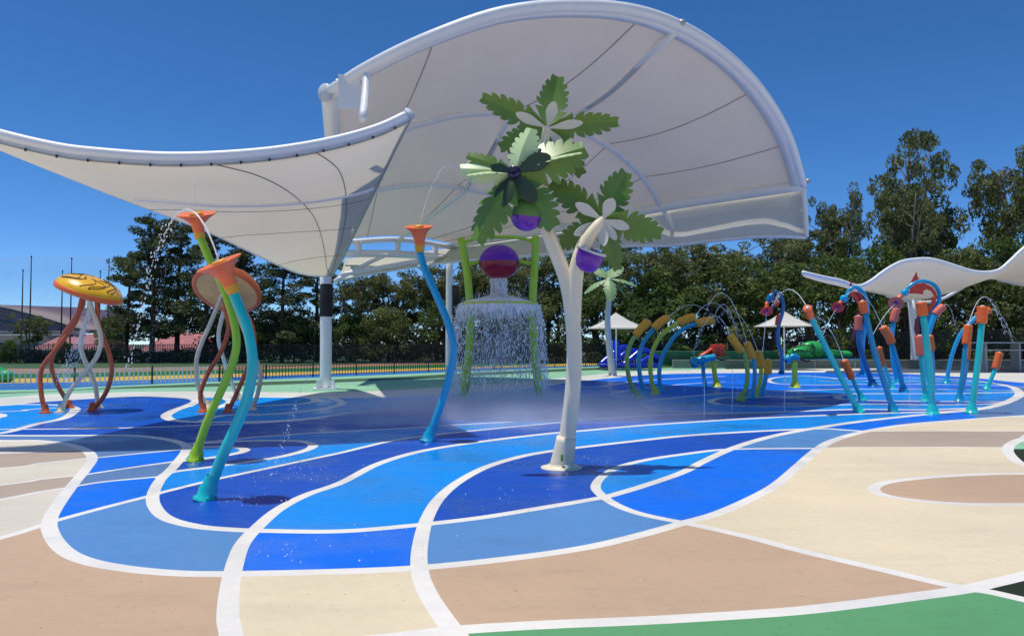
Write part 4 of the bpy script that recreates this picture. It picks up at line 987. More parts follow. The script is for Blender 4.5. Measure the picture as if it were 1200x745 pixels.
T['n15'] = nozzle('tall turquoise jet with an orange sleeve, rightmost of the front row', [(1138.5,484),(1144,440),(1148,405),(1150.5,378)], [(1150.5,379),(1151,369),(1151.3,359)], 3.4, M['teal'], O, GN, nr=1.65)
T['n16'] = nozzle('short slanted turquoise jet with an orange sleeve, farthest right', [(1156,456.5),(1161,445),(1166.7,431.5)], [(1166.5,432),(1169,422.5),(1171.5,413)], 2.2, M['teal'], O, GN, nr=1.9)

# ---- looping sea dragons: pole, arch, trumpet snout and red fins
def fin(parent, outline, d, th, m, name='fin'):
    bm = bmesh.new(); n_ = len(outline)
    f = [bm.verts.new(P(x, y, d - th / 2)) for x, y in outline]; b_ = [bm.verts.new(P(x, y, d + th / 2)) for x, y in outline]
    bm.faces.new(f); bm.faces.new(b_[::-1])
    for i in range(n_): bm.faces.new((f[i], b_[i], b_[(i + 1) % n_], f[(i + 1) % n_]))
    bmesh.ops.recalc_face_normals(bm, faces=bm.faces[:])
    return part(name, bm, m, parent, smooth=False)
def dragon(label, path, r_px, smat, snout, disc, disc_r, fins):
    base = G(*path[0]); D = base.y; k = D / 850
    t = thing('sea_dragon_sprayer', label, 'water spray', base, 'looping sea dragon sprayers')
    w3 = [P(x, y, D) for x, y in path]; w3[0] = base.copy()
    part('pole', mk_tube(w3, [r_px * k * 1.15, r_px * k, r_px * k, r_px * k * .9], 7, 14), smat, t)
    foot(t, base, r_px * k, smat)
    s0, s1 = P(*snout[0], D), P(*snout[1], D); d = (s1 - s0).normalized(); L = (s1 - s0).length
    hd = part('snout', mk_lathe([(r_px * k, 0), (r_px * k * 1.9, L * .25), (r_px * k * 2.1, L * .5), (r_px * k * 1.3, L * .9), (r_px * k * 1.1, L)], s0, d, 18), smat, t)
    dc = P(*disc, D - .25); dd = ((dc - s1).normalized() + Vector((-.1, -.6, -.1))).normalized(); R = disc_r * k; L2 = R * .9
    f = part('funnel', mk_lathe([(R * .25, -L2), (R * .35, -L2 * .6), (R * .6, -L2 * .25), (R, 0), (R * 1.02, .04), (R * .8, .02), (R * .3, -.05), (0, -.05)], dc, dd, 26), M['pinkcap'] if disc_r > 7.5 else M['red'], t)
    part('nozzle', mk_lathe([(R * .2, -.04), (R * .2, .06), (0, .08)], dc, dd, 12), M['purple'], f)
    part('neck', mk_tube([s1, dc - dd * L2 * .8], R * .33, 3, 12), M['orange'], t)
    for o_, m_, dz in fins: fin(t, o_, D + dz, .08, M[m_])
    return dc, dd
T['s1'] = dragon('dark blue sea dragon sprayer seen edge on in front of the right parasol', [(916,438),(916,418),(912,400),(912.5,382),(917,366),(917.5,354),(913,345),(908,340)], 2.1, M['navypaint'],
    ((906.5,344), (899,354)), (898.5,364.5), 7, [
    ([(902,345),(903.5,339),(906,340),(907,346)], 'red', 0), ([(907,352),(910,347),(913,350),(914,356),(911,359),(908,358)], 'red', .02), ([(908,380),(909,372),(913,366),(914.5,371),(912,380),(911.5,383)], 'red', -.05), ([(908,386),(911,384),(911.5,400),(909,404)], 'maroon', .05)])
T['s2'] = dragon('turquoise sea dragon sprayer in the middle, looping left under the wavy canopy edge', [(1011,439),(1010.5,412),(1013,387),(1016.5,366),(1015,350),(1010,341),(1002,336.5),(995,340),(991,349)], 2.3, M['cyan'],
    ((991.5,347), (986,353)), (981.5,360), 6.8, [
    ([(995,336),(997.5,327),(998.8,335)], 'red', 0), ([(996,343),(1001,340),(1006,342),(1010,346),(1008,353),(1004,355),(1002,350),(997,348)], 'red', .02),
    ([(1004,343),(1010,344),(1014,352),(1012,360),(1007,357),(1008,350)], 'maroon', -.05), ([(1003,368),(1006,364),(1005,378),(1001,396),(997,402),(999,388)], 'maroon', .1)])
T['s3'] = dragon('large blue sea dragon sprayer at right with a bright red crescent fin', [(1088,447),(1088,420),(1087,395),(1088,375),(1094,364),(1100,353),(1100.5,343),(1095,334),(1084,329.5),(1074,330.5),(1066,335.5),(1061,342)], 2.2, M['cyan'],
    ((1063.5,340), (1056,346)), (1050,355), 8.5, [
    ([(1067,331),(1074,318),(1075.5,325),(1078,326),(1072,330)], 'red', 0),
    ([(1065,344),(1067,337),(1074,332.5),(1083,331.5),(1092,336),(1097,342),(1098,348),(1095,348),(1091,341),(1086,339),(1082,341),(1082,345),(1074,344)], 'red', .02),
    ([(1092,347),(1098,349),(1096,356),(1090,364),(1086,367),(1087,360),(1091,355)], 'red', -.04), ([(1072,374),(1077,370),(1078,388),(1074,396),(1071,386)], 'maroon', .1)])

# ---- water cannons
def cannon(label, base_px, top_px, r_px, smat, body, bmat, extra=None):
    b0 = G(*base_px); D = b0.y; k = D / 850; t = thing('water_cannon', label, 'water cannon', b0, 'small water cannons')
    tp = P(*top_px, D); part('post', mk_tube([b0, P(base_px[0] * .4 + top_px[0] * .6, base_px[1] * .5 + top_px[1] * .5, D), tp], r_px * k, 5, 14), smat, t); foot(t, b0, r_px * k, smat)
    if extra:
        b2 = G(*extra[0]); part('post', mk_tube([b2, P((extra[0][0] + extra[1][0]) / 2 - 1, (extra[0][1] + extra[1][1]) / 2, D), P(*extra[1], D)], r_px * k * .8, 5, 12), M['cyan'], t)
    p = [P(x, y, D) for x, y in body[0]]
    bo = part('barrel', mk_tube(p, [q_ * k for q_ in body[1]], 6, 16), bmat, t)
    part('muzzle', mk_lathe([(body[1][0] * k, 0), (body[1][0] * k * 1.5, .05), (body[1][0] * k * 1.5, .2), (body[1][0] * k, .25)], p[0], (p[0] - p[1]), 14), bmat, bo)
    part('handle', mk_tube([p[-1], p[-1] + Vector((.25, -.1, -.12)), p[-1] + Vector((.42, -.12, -.1))], 1.2 * k, 4, 8), M['black'], bo)
cannon('blue two legged water cannon right of the tall amber arches', (840,453), (836,424), 2.9, M['limey'], ([(816,424),(821,422),(829,420),(838,418)], [4.2, 4.8, 4.2, 3.6]), M['cyan'], ((827,454), (824,426)))
cannon('yellow green water cannon post with a blue swivel head, in front of the green turtle', (932,454), (931,423), 3.2, M['limey'], ([(926,419.5),(929,418),(932,418),(936,419.5)], [3.2, 3.8, 3.8, 3.0]), M['blue'])

# ---- jets of water in the air
DROPS = []
def jet(label, p0, p1, h, r=.012, broken=0, n=26, group='thin arcs of water'):
    """ballistic arc from p0 to p1 rising h above the straight line"""
    bm = bmesh.new(); pts = [p0.lerp(p1, i / n) + Vector((0, 0, 4 * h * (i / n) * (1 - i / n))) for i in range(n + 1)]
    rj = random.Random(int(abs(p0.x * 977 + p1.y * 131)))
    cutoff = int(n * (1 - broken))
    if cutoff > 2:
        q = pts[:cutoff + 1]; tube(bm, q, [r * (1 + .25 * rj.uniform(-1, 1)) * (1 - .3 * i / len(q)) for i in range(len(q))], 8)
    for i in range(max(0, cutoff), n):
        for k in range(7):
            f = rj.random(); p = pts[i].lerp(pts[i + 1], f) + Vector((rj.gauss(0, .03), rj.gauss(0, .03), rj.gauss(0, .03)))
            DROPS.append((p, r * rj.uniform(1.2, 2.6), r * rj.uniform(2, 5), pts[i + 1] - pts[i]))
    if cutoff <= 2: bm.free(); return
    return single('water_jet', bm, M['jet'], label, 'water jet', p0, group)
tp = tip2[0]; jet('arc of water leaping left from the tilted coral funnel', tp, P(150, 440, tp.y + 1.0), 1.35, .011, .45, 34)
tp = tip1[0]; jet('thin upright trickle of water above the lime flower', tp, tp + Vector((-.12, 0, .02)), .55, .006, .3, 20)
jet('string of drops falling left of the lime flower', tp + Vector((-.25, 0, .45)), G(165, 478), .15, .007, 1.0, 40)
jet('loose drops falling right of the turquoise flower', P(360, 440, 16), G(318, 560), .05, .009, 1.0, 16)
tp = tip3[0]; jet('faint spray rising from the slender blue flower', tp, tp + Vector((1.1, .3, .3)), 1.1, .006, .7, 24)
def pj(key, lab, px, py, h, d=0, r=.014, br=.2):
    a, _ = T[key]; jet(lab, a, P(px, py, a.y + d), h, r, br)
pj('a4', 'high looping arc of water right of the longest amber arch', 868, 412, 1.15, -1)
pj('a3', 'long low arc of water springing from the third amber arch', 880, 425, 1.2, -1, .012, .35)
pj('a2', 'faint long arc of water from the second amber arch', 876, 440, 1.3, -1, .010, .5)
pj('b1', 'arc of water from the leftmost short amber jet', 800, 470, 1.5, -1, .012, .4)
pj('b2', 'tall thin arc of water from the second short amber jet', 812, 420, 2.0, 0, .012, .3)
pj('b3', 'arc of water from the third short amber jet', 835, 384, 1.0, 1, .010, .4)
pj('n1', 'arc of water over the green turtle from the leaning jet', 905, 360, .5, 1, .012, .3)
pj('n2', 'slanting arc of water rising from the short red orange sleeve', 958, 372, .3, .5, .014, .1)
pj('s2', 'stream of water shooting down left from the middle dragon', 962, 398, .15, -.3, .018, .05)
pj('s3', 'stream of water shooting down left from the largest dragon', 1018, 402, .2, -.3, .020, .05)
pj('s1', 'stream of water dropping from the left dragon', 894, 412, .1, -.3, .016, .1)
pj('n4', 'curved stream meeting the orange sleeve that is tipped left', 992, 345, .6, 0, .013, .1)
pj('n13', 'high arc of water over the right hand pair of jets', 1178, 392, 1.1, 0, .013, .35)
pj('n12', 'arc of water falling right from the bowed jet', 1188, 402, .5, 0, .012, .35)
pj('n11', 'short arc of water above the faded sleeve pointing right', 1122, 392, .6, 0, .010, .3)
# upright ground jets
for i, (x, y, yt) in enumerate(((858,482,430),(919,482,418),(825,490,440),(1002,455,424),(955,452,423),(864,470,436),(1066,470,440),(765,455,420))):
    g = G(x, y); tpz = P(x, yt, g.y); bm = bmesh.new()
    tube(bm, crom([g, g.lerp(tpz, .5) + Vector((.01, 0, 0)), tpz], 5), [.014, .012, .011, .010, .009, .009, .008, .008, .008, .007, .004], 8)
    lab = ['thin upright ground jet left of the short amber row', 'thin upright ground jet in front of the left dragon', 'thin upright ground jet below the blue water cannon', 'thin upright ground jet left of the red orange sleeve',
           'thin upright ground jet right of the cannon post', 'thin upright ground jet at the foot of the short amber row', 'thin upright ground jet between the faded red and blue stems', 'thin upright ground jet inside the tall amber arches'][i]
    single('ground_jet', bm, M['jet'], lab, 'water jet', g, 'thin upright ground jets')
# drops and puddle splashes on the floor
rp_ = random.Random(3); pa, pb = P(106, 362, 20.4), P(76, 448, 20.0)
for i in range(520):
    f_ = rp_.random(); p_ = pa.lerp(pb, f_); p_.z -= .25 * f_ * (1 - f_); s_ = .02 + .16 * f_
    DROPS.append((p_ + Vector((rp_.gauss(0, s_), rp_.gauss(0, s_), rp_.gauss(0, .05))), rp_.uniform(.008, .02), rp_.uniform(.03, .10), pb - pa))
bm = bmesh.new()
for q_ in DROPS: droplet(bm, *q_)
for cx_, cy_, n_, s_ in ((340,560,60,.9),(330,545,40,.6),(155,470,60,.8),(300,590,25,.5),(560,500,160,2.2),(640,498,160,1.6),(700,490,120,1.8),(850,480,80,2.0),(1000,470,80,2.5),(370,480,60,1.2),(490,640,14,.7),(330,650,20,.4),(240,500,40,1.2),(760,455,120,1.5),(600,588,20,.9),(690,545,40,.5)):
    c = G(cx_, cy_)
    for i in range(n_):
        p = c + Vector((rd.gauss(0, s_ * .5), rd.gauss(0, s_ * .5), abs(rd.gauss(0, .05)) + .01)); droplet(bm, p, rd.uniform(.008, .022), rd.uniform(.01, .03))
single('water_droplets', bm, M['drops'], 'loose water drops splashing all over the wet blue floor', 'water', G(560, 500), kind='stuff', smooth=False)

# low drifting spray, also standing in for the canopy's sheen on wet floor
mv = bpy.data.materials.new('spray_mist_sheen'); mv.use_nodes = True; n = mv.node_tree; n.nodes.remove(n.nodes['Principled BSDF'])
pv = n.nodes.new('ShaderNodeVolumePrincipled'); pv.inputs['Color'].default_value = (.95, .97, 1, 1); pv.inputs['Anisotropy'].default_value = .2
def mist_nodes(mv, pv, sc, lo, hi, scale):
    n = mv.node_tree
    tc = n.nodes.new('ShaderNodeTexCoord'); nz = n.nodes.new('ShaderNodeTexNoise'); nz.inputs['Scale'].default_value = sc; nz.inputs['Detail'].default_value = 4
    n.links.new(tc.outputs['Object'], nz.inputs['Vector']); mr = n.nodes.new('ShaderNodeMapRange'); mr.inputs[1].default_value = .36; mr.inputs[2].default_value = .68; mr.inputs[3].default_value = lo; mr.inputs[4].default_value = hi
    n.links.new(nz.outputs['Fac'], mr.inputs[0])
    mp = n.nodes.new('ShaderNodeMapping'); mp.inputs['Scale'].default_value = scale; n.links.new(tc.outputs['Object'], mp.inputs['Vector'])
    gr = n.nodes.new('ShaderNodeTexGradient'); gr.gradient_type = 'QUADRATIC_SPHERE'; n.links.new(mp.outputs[0], gr.inputs['Vector'])
    ml = n.nodes.new('ShaderNodeMath'); ml.operation = 'MULTIPLY'; n.links.new(mr.outputs[0], ml.inputs[0]); n.links.new(gr.outputs['Fac'], ml.inputs[1])
    n.links.new(ml.outputs[0], pv.inputs['Density']); n.links.new(pv.outputs[0], n.nodes['Material Output'].inputs['Volume'])
mist_nodes(mv, pv, .8, .8, 3.6, (1 / 7.0, 1 / 6.6, 1 / .75))
bm = bmesh.new(); bmesh.ops.create_uvsphere(bm, u_segments=32, v_segments=16, radius=1)
bmesh.ops.scale(bm, vec=(6.9, 6.5, .74), verts=bm.verts[:]); bmesh.ops.translate(bm, vec=(-.1, 20.5, .03), verts=bm.verts[:])
bmesh.ops.bisect_plane(bm, geom=bm.verts[:] + bm.edges[:] + bm.faces[:], plane_co=(0, 0, .02), plane_no=(0, 0, -1), clear_outer=True)
bmesh.ops.holes_fill(bm, edges=[e_ for e_ in bm.edges if e_.is_boundary])
single('spray_mist_sheen', bm, mv, 'thin white spray mist low over the floor, also standing in for its wet sheen, around the dumping bucket', 'mist', (-.1, 20.5, 0), kind='stuff')
mv2 = bpy.data.materials.new('curtain_mist'); mv2.use_nodes = True; n2_ = mv2.node_tree; n2_.nodes.remove(n2_.nodes['Principled BSDF'])
pv2 = n2_.nodes.new('ShaderNodeVolumePrincipled'); pv2.inputs['Color'].default_value = (.95, .97, 1, 1)
mist_nodes(mv2, pv2, 1.6, .0, .9, (1 / (RR * 1.3), 1 / (RR * 1.3), 1 / (rc.z * .62)))
bm = bmesh.new(); bmesh.ops.create_uvsphere(bm, u_segments=32, v_segments=16, radius=1)
bmesh.ops.scale(bm, vec=(RR * 1.25, RR * 1.25, rc.z * .46), verts=bm.verts[:]); bmesh.ops.translate(bm, vec=(rc.x, rc.y, rc.z * .55), verts=bm.verts[:])
single('curtain_mist', bm, mv2, 'fine white mist hanging inside the falling water curtain', 'mist', (rc.x, rc.y, rc.z * .6), kind='stuff')

# drain slit in the floor
g0 = G(112, 501.5); t = thing('floor_drain', 'narrow dark drain grate set in the blue floor at left', 'drain', g0)
part('frame', mk_box(g0 + Vector((0, 0, .006)), (1.05, .22, .012), .05, .003), M['greysteel'], t, smooth=False)
bm = bmesh.new()
for i in range(14): box(bm, g0 + Vector((-.46 + i * .071, 0, .013)), (.045, .16, .006), .05)
part('grate', bm, M['blackm'], t, smooth=False)

# ---------------------------------------------------------------- fences
def picket_fence(name, label, pts, hs, m_p, m_r, spacing, post_every, group=None, rail=.03, pw=.02, cat='fence', mp=None):
    """pts: world ground points of the run, hs: height at each point; panels between posts"""
    base = pts[0]; t = thing(name, label, cat, base, group)
    L = [0]
    for a, b in zip(pts, pts[1:]): L.append(L[-1] + (b - a).length)
    def at(s):
        j = 0
        while j < len(L) - 2 and L[j + 1] < s: j += 1
        f = (s - L[j]) / (L[j + 1] - L[j]); return pts[j].lerp(pts[j + 1], f), hs[j] + (hs[j + 1] - hs[j]) * f, (pts[j + 1] - pts[j]).normalized()
    n = max(1, round(L[-1] / post_every)); st = L[-1] / n
    for k in range(n + 1):
        p, h, d = at(k * st)
        part('post', mk_box(p + Vector((0, 0, h / 2 + .03)), (.07, .07, h + .06), math.atan2(d.y, d.x), .008), mp or m_r, t, smooth=False)
        if k == n: break
        q, h2, _ = at((k + 1) * st); dd = (q - p).normalized(); ang = math.atan2(dd.y, dd.x); bm = bmesh.new(); m = int((q - p).length / spacing)
        for i in range(1, m):
            c = p.lerp(q, i / m); hh = h + (h2 - h) * i / m; box(bm, c + Vector((0, 0, hh / 2 + .03)), (pw, pw, hh - .06), ang)
        part('picket_panel', bm, m_p, t, smooth=False)
        bm = bmesh.new(); mid = (p + q) / 2; LL = (q - p).length - .08
        for z in (.10, (h + h2) / 2 - .08): box(bm, mid + Vector((0, -.025, z)), (LL, rail, rail), ang)
        part('rail', bm, m_r, t, smooth=False)
    return t
fp = [G(x, y) for x, y in ((-140,461),(-60,458),(49,455),(123,452),(193,449.5),(257,447))]
picket_fence('picket_fence', 'low white picket fence with black posts behind the yellow domed jellyfish', fp, [.80]*6, M['white'], M['white'], .20, 3.2, 'low pool fences', mp=M['blackm'], pw=.045)
fp = [G(x, y) for x, y in ((257,447),(318,443.5),(376,441),(436,438.5),(492,436),(560,433.5),(640,431),(720,429.2))]
picket_fence('picket_fence', 'low black picket fence with thin black rails from the white column to the dumping bucket', fp, [.72,.74,.76,.78,.80,.82,.86,.9], M['blackm'], M['blackm'], .2, 3.2, 'low pool fences', pw=.03)
fp = [G(x, y) for x, y in ((720,429.2),(790,428),(850,427.5))]
picket_fence('picket_fence', 'pale far picket fence beside the blue slide behind the amber arches', fp, [.95]*3, M['white'], M['white'], .25, 4, 'low pool fences', mp=M['blackm'])
fp = [Vector((x, 70, 0)) for x in (-75, -40, 0, 22)]
picket_fence('boundary_fence', 'tall black boundary fence under the left and centre trees', fp, [1.9]*4, M['blackm'], M['blackm'], .16, 6, 'tall black boundary fences', pw=.045)
fp = [Vector((22, 70, 0)), Vector((40, 68, 0)), Vector((75, 66, 0))]
picket_fence('boundary_fence', 'tall black boundary fence at right behind the wavy canopy and picnic table', fp, [2.6, 3.2, 3.4], M['blackm'], M['blackm'], .16, 6, 'tall black boundary fences', pw=.05)

# low concrete seat wall at the right
a, b = P(790, 430, 57), P(1290, 430, 57)
single('seat_wall', mk_box(((a.x + b.x) / 2, 57.5, .33), (b.x - a.x, .5, .66), 0, .03), M['wallg'], 'long low grey green concrete seat wall across the right background', 'wall', ((a.x + b.x) / 2, 57.5, 0), smooth=False)

# ---------------------------------------------------------------- umbrellas
def umbrella(label, apex, left, right, d):
    k = d / 850; b = P(apex[0], 400, d); b.z = 0
    t = thing('parasol', label, 'umbrella', b, 'white parasols')
    A = P(*apex, d); hw = (right[0] - left[0]) / 2 * k; zr = P(*left, d).z
    rows = []
    for j in range(13):
        s = j / 12; r = hw * s; z = zr + (A.z - zr) * (1 - s) ** 1.45 if s < 1 else zr
        row = []
        for i in range(65):
            th = i / 64 * 2 * math.pi; sq = 1 / max(abs(math.cos(th)), abs(math.sin(th)))
            scal = 1 - .06 * s * (math.cos(4 * th) < .2) * (1 - abs(sq - 1.2) )
            rr = r * min(sq, 1.30) * scal
            row.append(Vector((b.x + rr * math.cos(th + .12), d + rr * math.sin(th + .12), z)))
        rows.append(row)
    part('canopy', grid_surface(rows, .02), M['sail'], t)
    part('pole', mk_tube([b, Vector((b.x, d, A.z - .05))], .05, 3, 12), M['steel'], t)
    part('foot', mk_lathe([(.35, 0), (.35, .08), (.1, .12), (0, .12)], b, (0, 0, 1), 18), M['greysteel'], t)
    for i in range(4):
        th = math.pi / 4 + i * math.pi / 2 + .12; part('rib', mk_tube([Vector((b.x, d, A.z - .25)), Vector((b.x + hw * 1.25 * math.cos(th), d + hw * 1.25 * math.sin(th), zr + .03))], .018, 2, 6), M['steel'], t)
umbrella('white square parasol behind the small pale palm, over the blue slide', (722, 366.5), (690, 385), (755, 385), 54)
umbrella('white square parasol behind the left sea dragon, over the green turtle', (919, 364.5), (890, 382.5), (947, 382.5), 54)

# ---------------------------------------------------------------- play sculptures beyond the pad
def blob(bm, c, r, squash=(1, 1, 1), seg=18):
    m = bmesh.ops.create_uvsphere(bm, u_segments=seg, v_segments=seg // 2, radius=r); bmesh.ops.scale(bm, vec=squash, verts=m['verts']); bmesh.ops.translate(bm, vec=c, verts=m['verts'])
d = 58; k = d / 850
base = P(738, 430, d); base.z = 0
t = thing('play_slide', 'cobalt blue humped play slide with ridges under the first white parasol', 'slide', base)
for pts, r in (([(704,427),(712,420),(722,412),(731,407),(738,409)], 3.6), ([(716,427),(724,421),(733,414),(742,411),(750,416)], 3.4), ([(730,428),(740,420),(750,412),(758,411),(766,418),(772,426)], 3.6), ([(748,427),(757,421),(766,417),(776,423)], 3.0)):
    part('slide_hump', mk_tube([P(x, y, d + .3 * i) for i, (x, y) in enumerate(pts)], r * k, 6, 14), M['slideblue'], t)
part('slide_base', mk_box(base + Vector((0, .5, .17)), (4.8, 1.6, .34), 0, .08), M['slideblue'], t)
part('peak', mk_lathe([(.7, 0), (.4, .7), (.1, 1.5), (0, 1.6)], P(722, 418, d + .8), (0, 0, 1), 14), M['slideblue'], t)
d = 60; k = d / 850; base = P(955, 420, d); base.z = .0
t = thing('turtle_sculpture', 'long bright green segmented turtle sculpture lying on the wall behind the cannon post', 'play sculpture', base)
bm = bmesh.new()
for x, y, rx, rz in ((937,414,14,8),(952,410,16,10.5),(944,416,20,5)): blob(bm, P(x, y, d), k, (rx, 9, rz), 24)
part('shell', bm, M['turtle'], t)
bm = bmesh.new()
for x, y, rx, rz in ((974,415,14,5.5),(990,415,9,4.5),(925,418,6,4)): blob(bm, P(x, y, d + .2), k, (rx, 6, rz), 20)
part('body', bm, M['turtle'], t)
for pts in (([(928,411),(934,406),(944,404),(952,406),(947,411),(936,412),(930,417)]), ([(951,402),(955,408),(953,414),(957,418)]), ([(964,412),(972,411),(980,412),(988,413)])):
    part('groove', mk_tube([P(x, y, d - 9.6 * k + abs(x - 948) * .012) for x, y in pts], .9 * k, 4, 6), M['darkgreen'], t)
part('plinth', mk_box(base + Vector((.8, .3, .35)), (6.2, 1.8, .7), 0, .05), M['navypaint'], t)
d = 60; k = d / 850; base = P(830, 420, d); base.z = 0
t = thing('play_house', 'small red playhouse with a sloping red ramp behind the blue cannon', 'playhouse', base)
bm = bmesh.new(); lo = [P(822, 418, d), P(846, 418, d)]
part('wall', mk_box(P(841, 411, d), (1.0, 1.0, 1.1), .0, .04), M['redplastic'], t)
part('door', mk_box(P(841, 412, d - .53), (.3, .04, .8), 0, .01), M['maroon'], t)
part('ramp', mk_tube([P(820, 418, d), P(828, 414, d), P(835, 409, d)], 3.2 * k, 4, 4), M['redplastic'], t)
part('platform', mk_box(P(832, 422, d), (3.0, 1.6, .6), 0, .04), M['darkgreen'], t)
base = P(800, 420, 63); base.z = 0
single('green_barrier', mk_box(base + Vector((2.2, 0, .65)), (12, .25, 1.3), 0, .05), M['darkgreen'], 'long dark green low barrier either side of the red playhouse', 'barrier', base)
d = 52; base = G(0, 447.5)
t = thing('play_frog', 'green rounded play sculpture behind the white fence at the far left edge', 'play sculpture', base)
bm = bmesh.new(); blob(bm, base + Vector((-.6, 0, .3)), 1, (1.0, .7, .55), 22); part('body', bm, M['turtle'], t)
bm = bmesh.new(); blob(bm, base + Vector((.3, -.1, .3)), 1, (.5, .4, .32), 18); part('head', bm, M['turtle'], t)

# picnic table and bench at the right edge
d = 50; k = d / 850; base = P(1170, 424, d); base.z = 0
t = thing('picnic_table', 'grey picnic table with benches by the tall fence at the right edge', 'table', base)
zt = P(1170, 401.5, d).z; zb = P(1170, 410, d).z
part('table_top', mk_box((base.x + 1.6, d, zt), (7.0, 1.4, .10), 0, .03), M['greysteel'], t)
for s in (-1, 1): part('bench_seat', mk_box((base.x + 1.6, d + s * 1.1, zb), (6.6, .4, .07), 0, .02), M['greysteel'], t)
for x in (-1.1, 1.2, 3.6):
    lg = mk_box((base.x + x, d, zt / 2), (.12, .9, zt - .06), 0, .01); part('leg', lg, M['greysteel'], t, smooth=False)

# ---------------------------------------------------------------- lamp poles, ball net, sheds
def thin_pole(label, px, ytop, d, r=.09):
    b = P(px, 400, d); b.z = 0; h = P(px, ytop, d).z
    t = thing('net_pole', label, 'pole', b, 'thin net poles')
    part('shaft', mk_tube([b, Vector((b.x, d, h * .55)), Vector((b.x, d, h))], [r, r * .8, r * .5], 4, 8), M['blackm'], t)
    part('finial', mk_lathe([(r * .9, -.05), (r * .9, .05), (0, .2)], (b.x, d, h), (0, 0, 1), 8), M['blackm'], t)
for lab, px, yt in (('leftmost thin dark net pole above the mauve roof', 25, 317), ('taller thin dark net pole, second from the left', 34.5, 301), ('shorter thin net pole right behind the small left tree', 71.5, 318),
                    ('tall thin net pole just left of the yellow dome', 82, 303), ('thin net pole hidden partly by the yellow dome', 116, 318), ('tall thin net pole rising right of the yellow dome', 126, 304)):
    thin_pole(lab, px, yt, 82)
a, b = P(-60, 300, 84), P(131, 300, 84)
rows = [[Vector((a.x + (b.x - a.x) * i / 20, 84 + .2 * math.sin(i), z)) for i in range(21)] for z in np.linspace(0, P(60, 301, 84).z, 8)]
single('ball_net', grid_surface(rows, .01), M['net'], 'large faint blue grey ball net stretched between the thin poles', 'net', ((a.x + b.x) / 2, 84, 0))

def hall():
    d = 92; t = thing('sports_hall', 'large hall with a shallow curved mauve roof at the left edge', 'building', Vector((P(0, 400, d).x - 8, d, 0)))
    prof = [(-190, 371), (-120, 358), (-60, 355), (0, 361), (35, 369), (60, 376), (98, 388)]
    pts = crom([P(x, y, d) for x, y in prof], 5)
    rows = [[p + Vector((0, 0, 0)) for p in pts], [p + Vector((0, 26, .8)) for p in pts]]
    part('roof', grid_surface(rows, .3), M['mauveroof'], t)
    # gable wall below the curve, down to a pale eave band
    zb = P(0, 388, d).z; bm = bmesh.new(); f = []
    lo = [Vector((p.x, d + .25, zb)) for p in pts]; up = [p + Vector((0, .25, -.2)) for p in pts]
    V1 = [bm.verts.new(p) for p in lo]; V2 = [bm.verts.new(p) for p in up]
    for i in range(len(pts) - 1): bm.faces.new((V1[i], V1[i + 1], V2[i + 1], V2[i]))
    part('gable', bm, M['mauveroof'], t)
    x0, x1 = pts[0].x, P(95, 390, d).x
    part('fascia', tube(bmesh.new(), [p + Vector((0, -.1, .1)) for p in pts], .16, 6), M['blackm'], t)
    part('eave_band', mk_box(((x0 + x1) / 2, d - .1, zb - .2), (x1 - x0, .4, .45), 0, .02), M['beigewall'], t)
    part('wall', mk_box(((x0 + x1) / 2, d + 6, (zb - .45) / 2), (x1 - x0 - .6, 11, zb - .45), 0, .02), M['beigewall'], t)
    w_ = part('roof_seam', tube(bmesh.new(), [P(-10, 374, d - .05), P(15, 378, d - .05), P(35, 386, d - .05)], .10, 6), M['blackm'], t)
    for i in range(5):
        x = x0 + 5 + i * 4; win = part('window', mk_box((x, d + .35, zb * .45), (1.8, .1, 1.2), 0, .02), M['white'], t)
        part('pane', mk_box((x, d + .27, zb * .45), (1.6, .05, 1.0), 0), M['glass'], win)
hall()
def cottage(label, x0, x1, yr, ye, d, m):
    a, b = P(x0, ye, d), P(x1, ye, d); zr = P(x0, yr, d).z; ze = a.z; dep = 9; c = Vector(((a.x + b.x) / 2, d + dep / 2, 0)); w_ = b.x - a.x
    t = thing('house', label, 'building', c, 'pink roofed houses')
    bm = bmesh.new(); i_ = w_ * .14
    v = [bm.verts.new(p) for p in ((a.x - .4, d, ze), (b.x + .4, d, ze), (b.x + .4, d + dep, ze), (a.x - .4, d + dep, ze), (a.x + i_, d + dep / 2, zr), (b.x - i_, d + dep / 2, zr))]
    for f in ((0, 1, 5, 4), (2, 3, 4, 5), (1, 2, 5), (3, 0, 4), (3, 2, 1, 0)): bm.faces.new([v[k] for k in f])
    rf = part('roof', bm, m, t, smooth=False)
    part('wall', mk_box((c.x, c.y, ze / 2 - .01), (w_ - .6, dep - .8, ze - .02), 0, 0), M['beigewall'], t, smooth=False)
    part('gutter', mk_box((c.x, d - .08, ze + .02), (w_ + .9, .14, .14), 0, .02), M['white'], rf)
    for i in range(4):
        x = a.x + w_ * (i + .5) / 4; wn = part('window', mk_box((x, d + .38, ze * .5), (1.1, .08, 1.0), 0, .01), M['white'], t); part('pane', mk_box((x, d + .33, ze * .5), (.95, .04, .85), 0), M['glass'], wn)
cottage('pink roofed house seen through the legs of the yellow domed jellyfish', 38, 112, 391, 410, 88, M['pinkroof'])
cottage('pink roofed house glimpsed between the pine trunks', 165, 226, 389, 412, 80, M['pinkroof'])

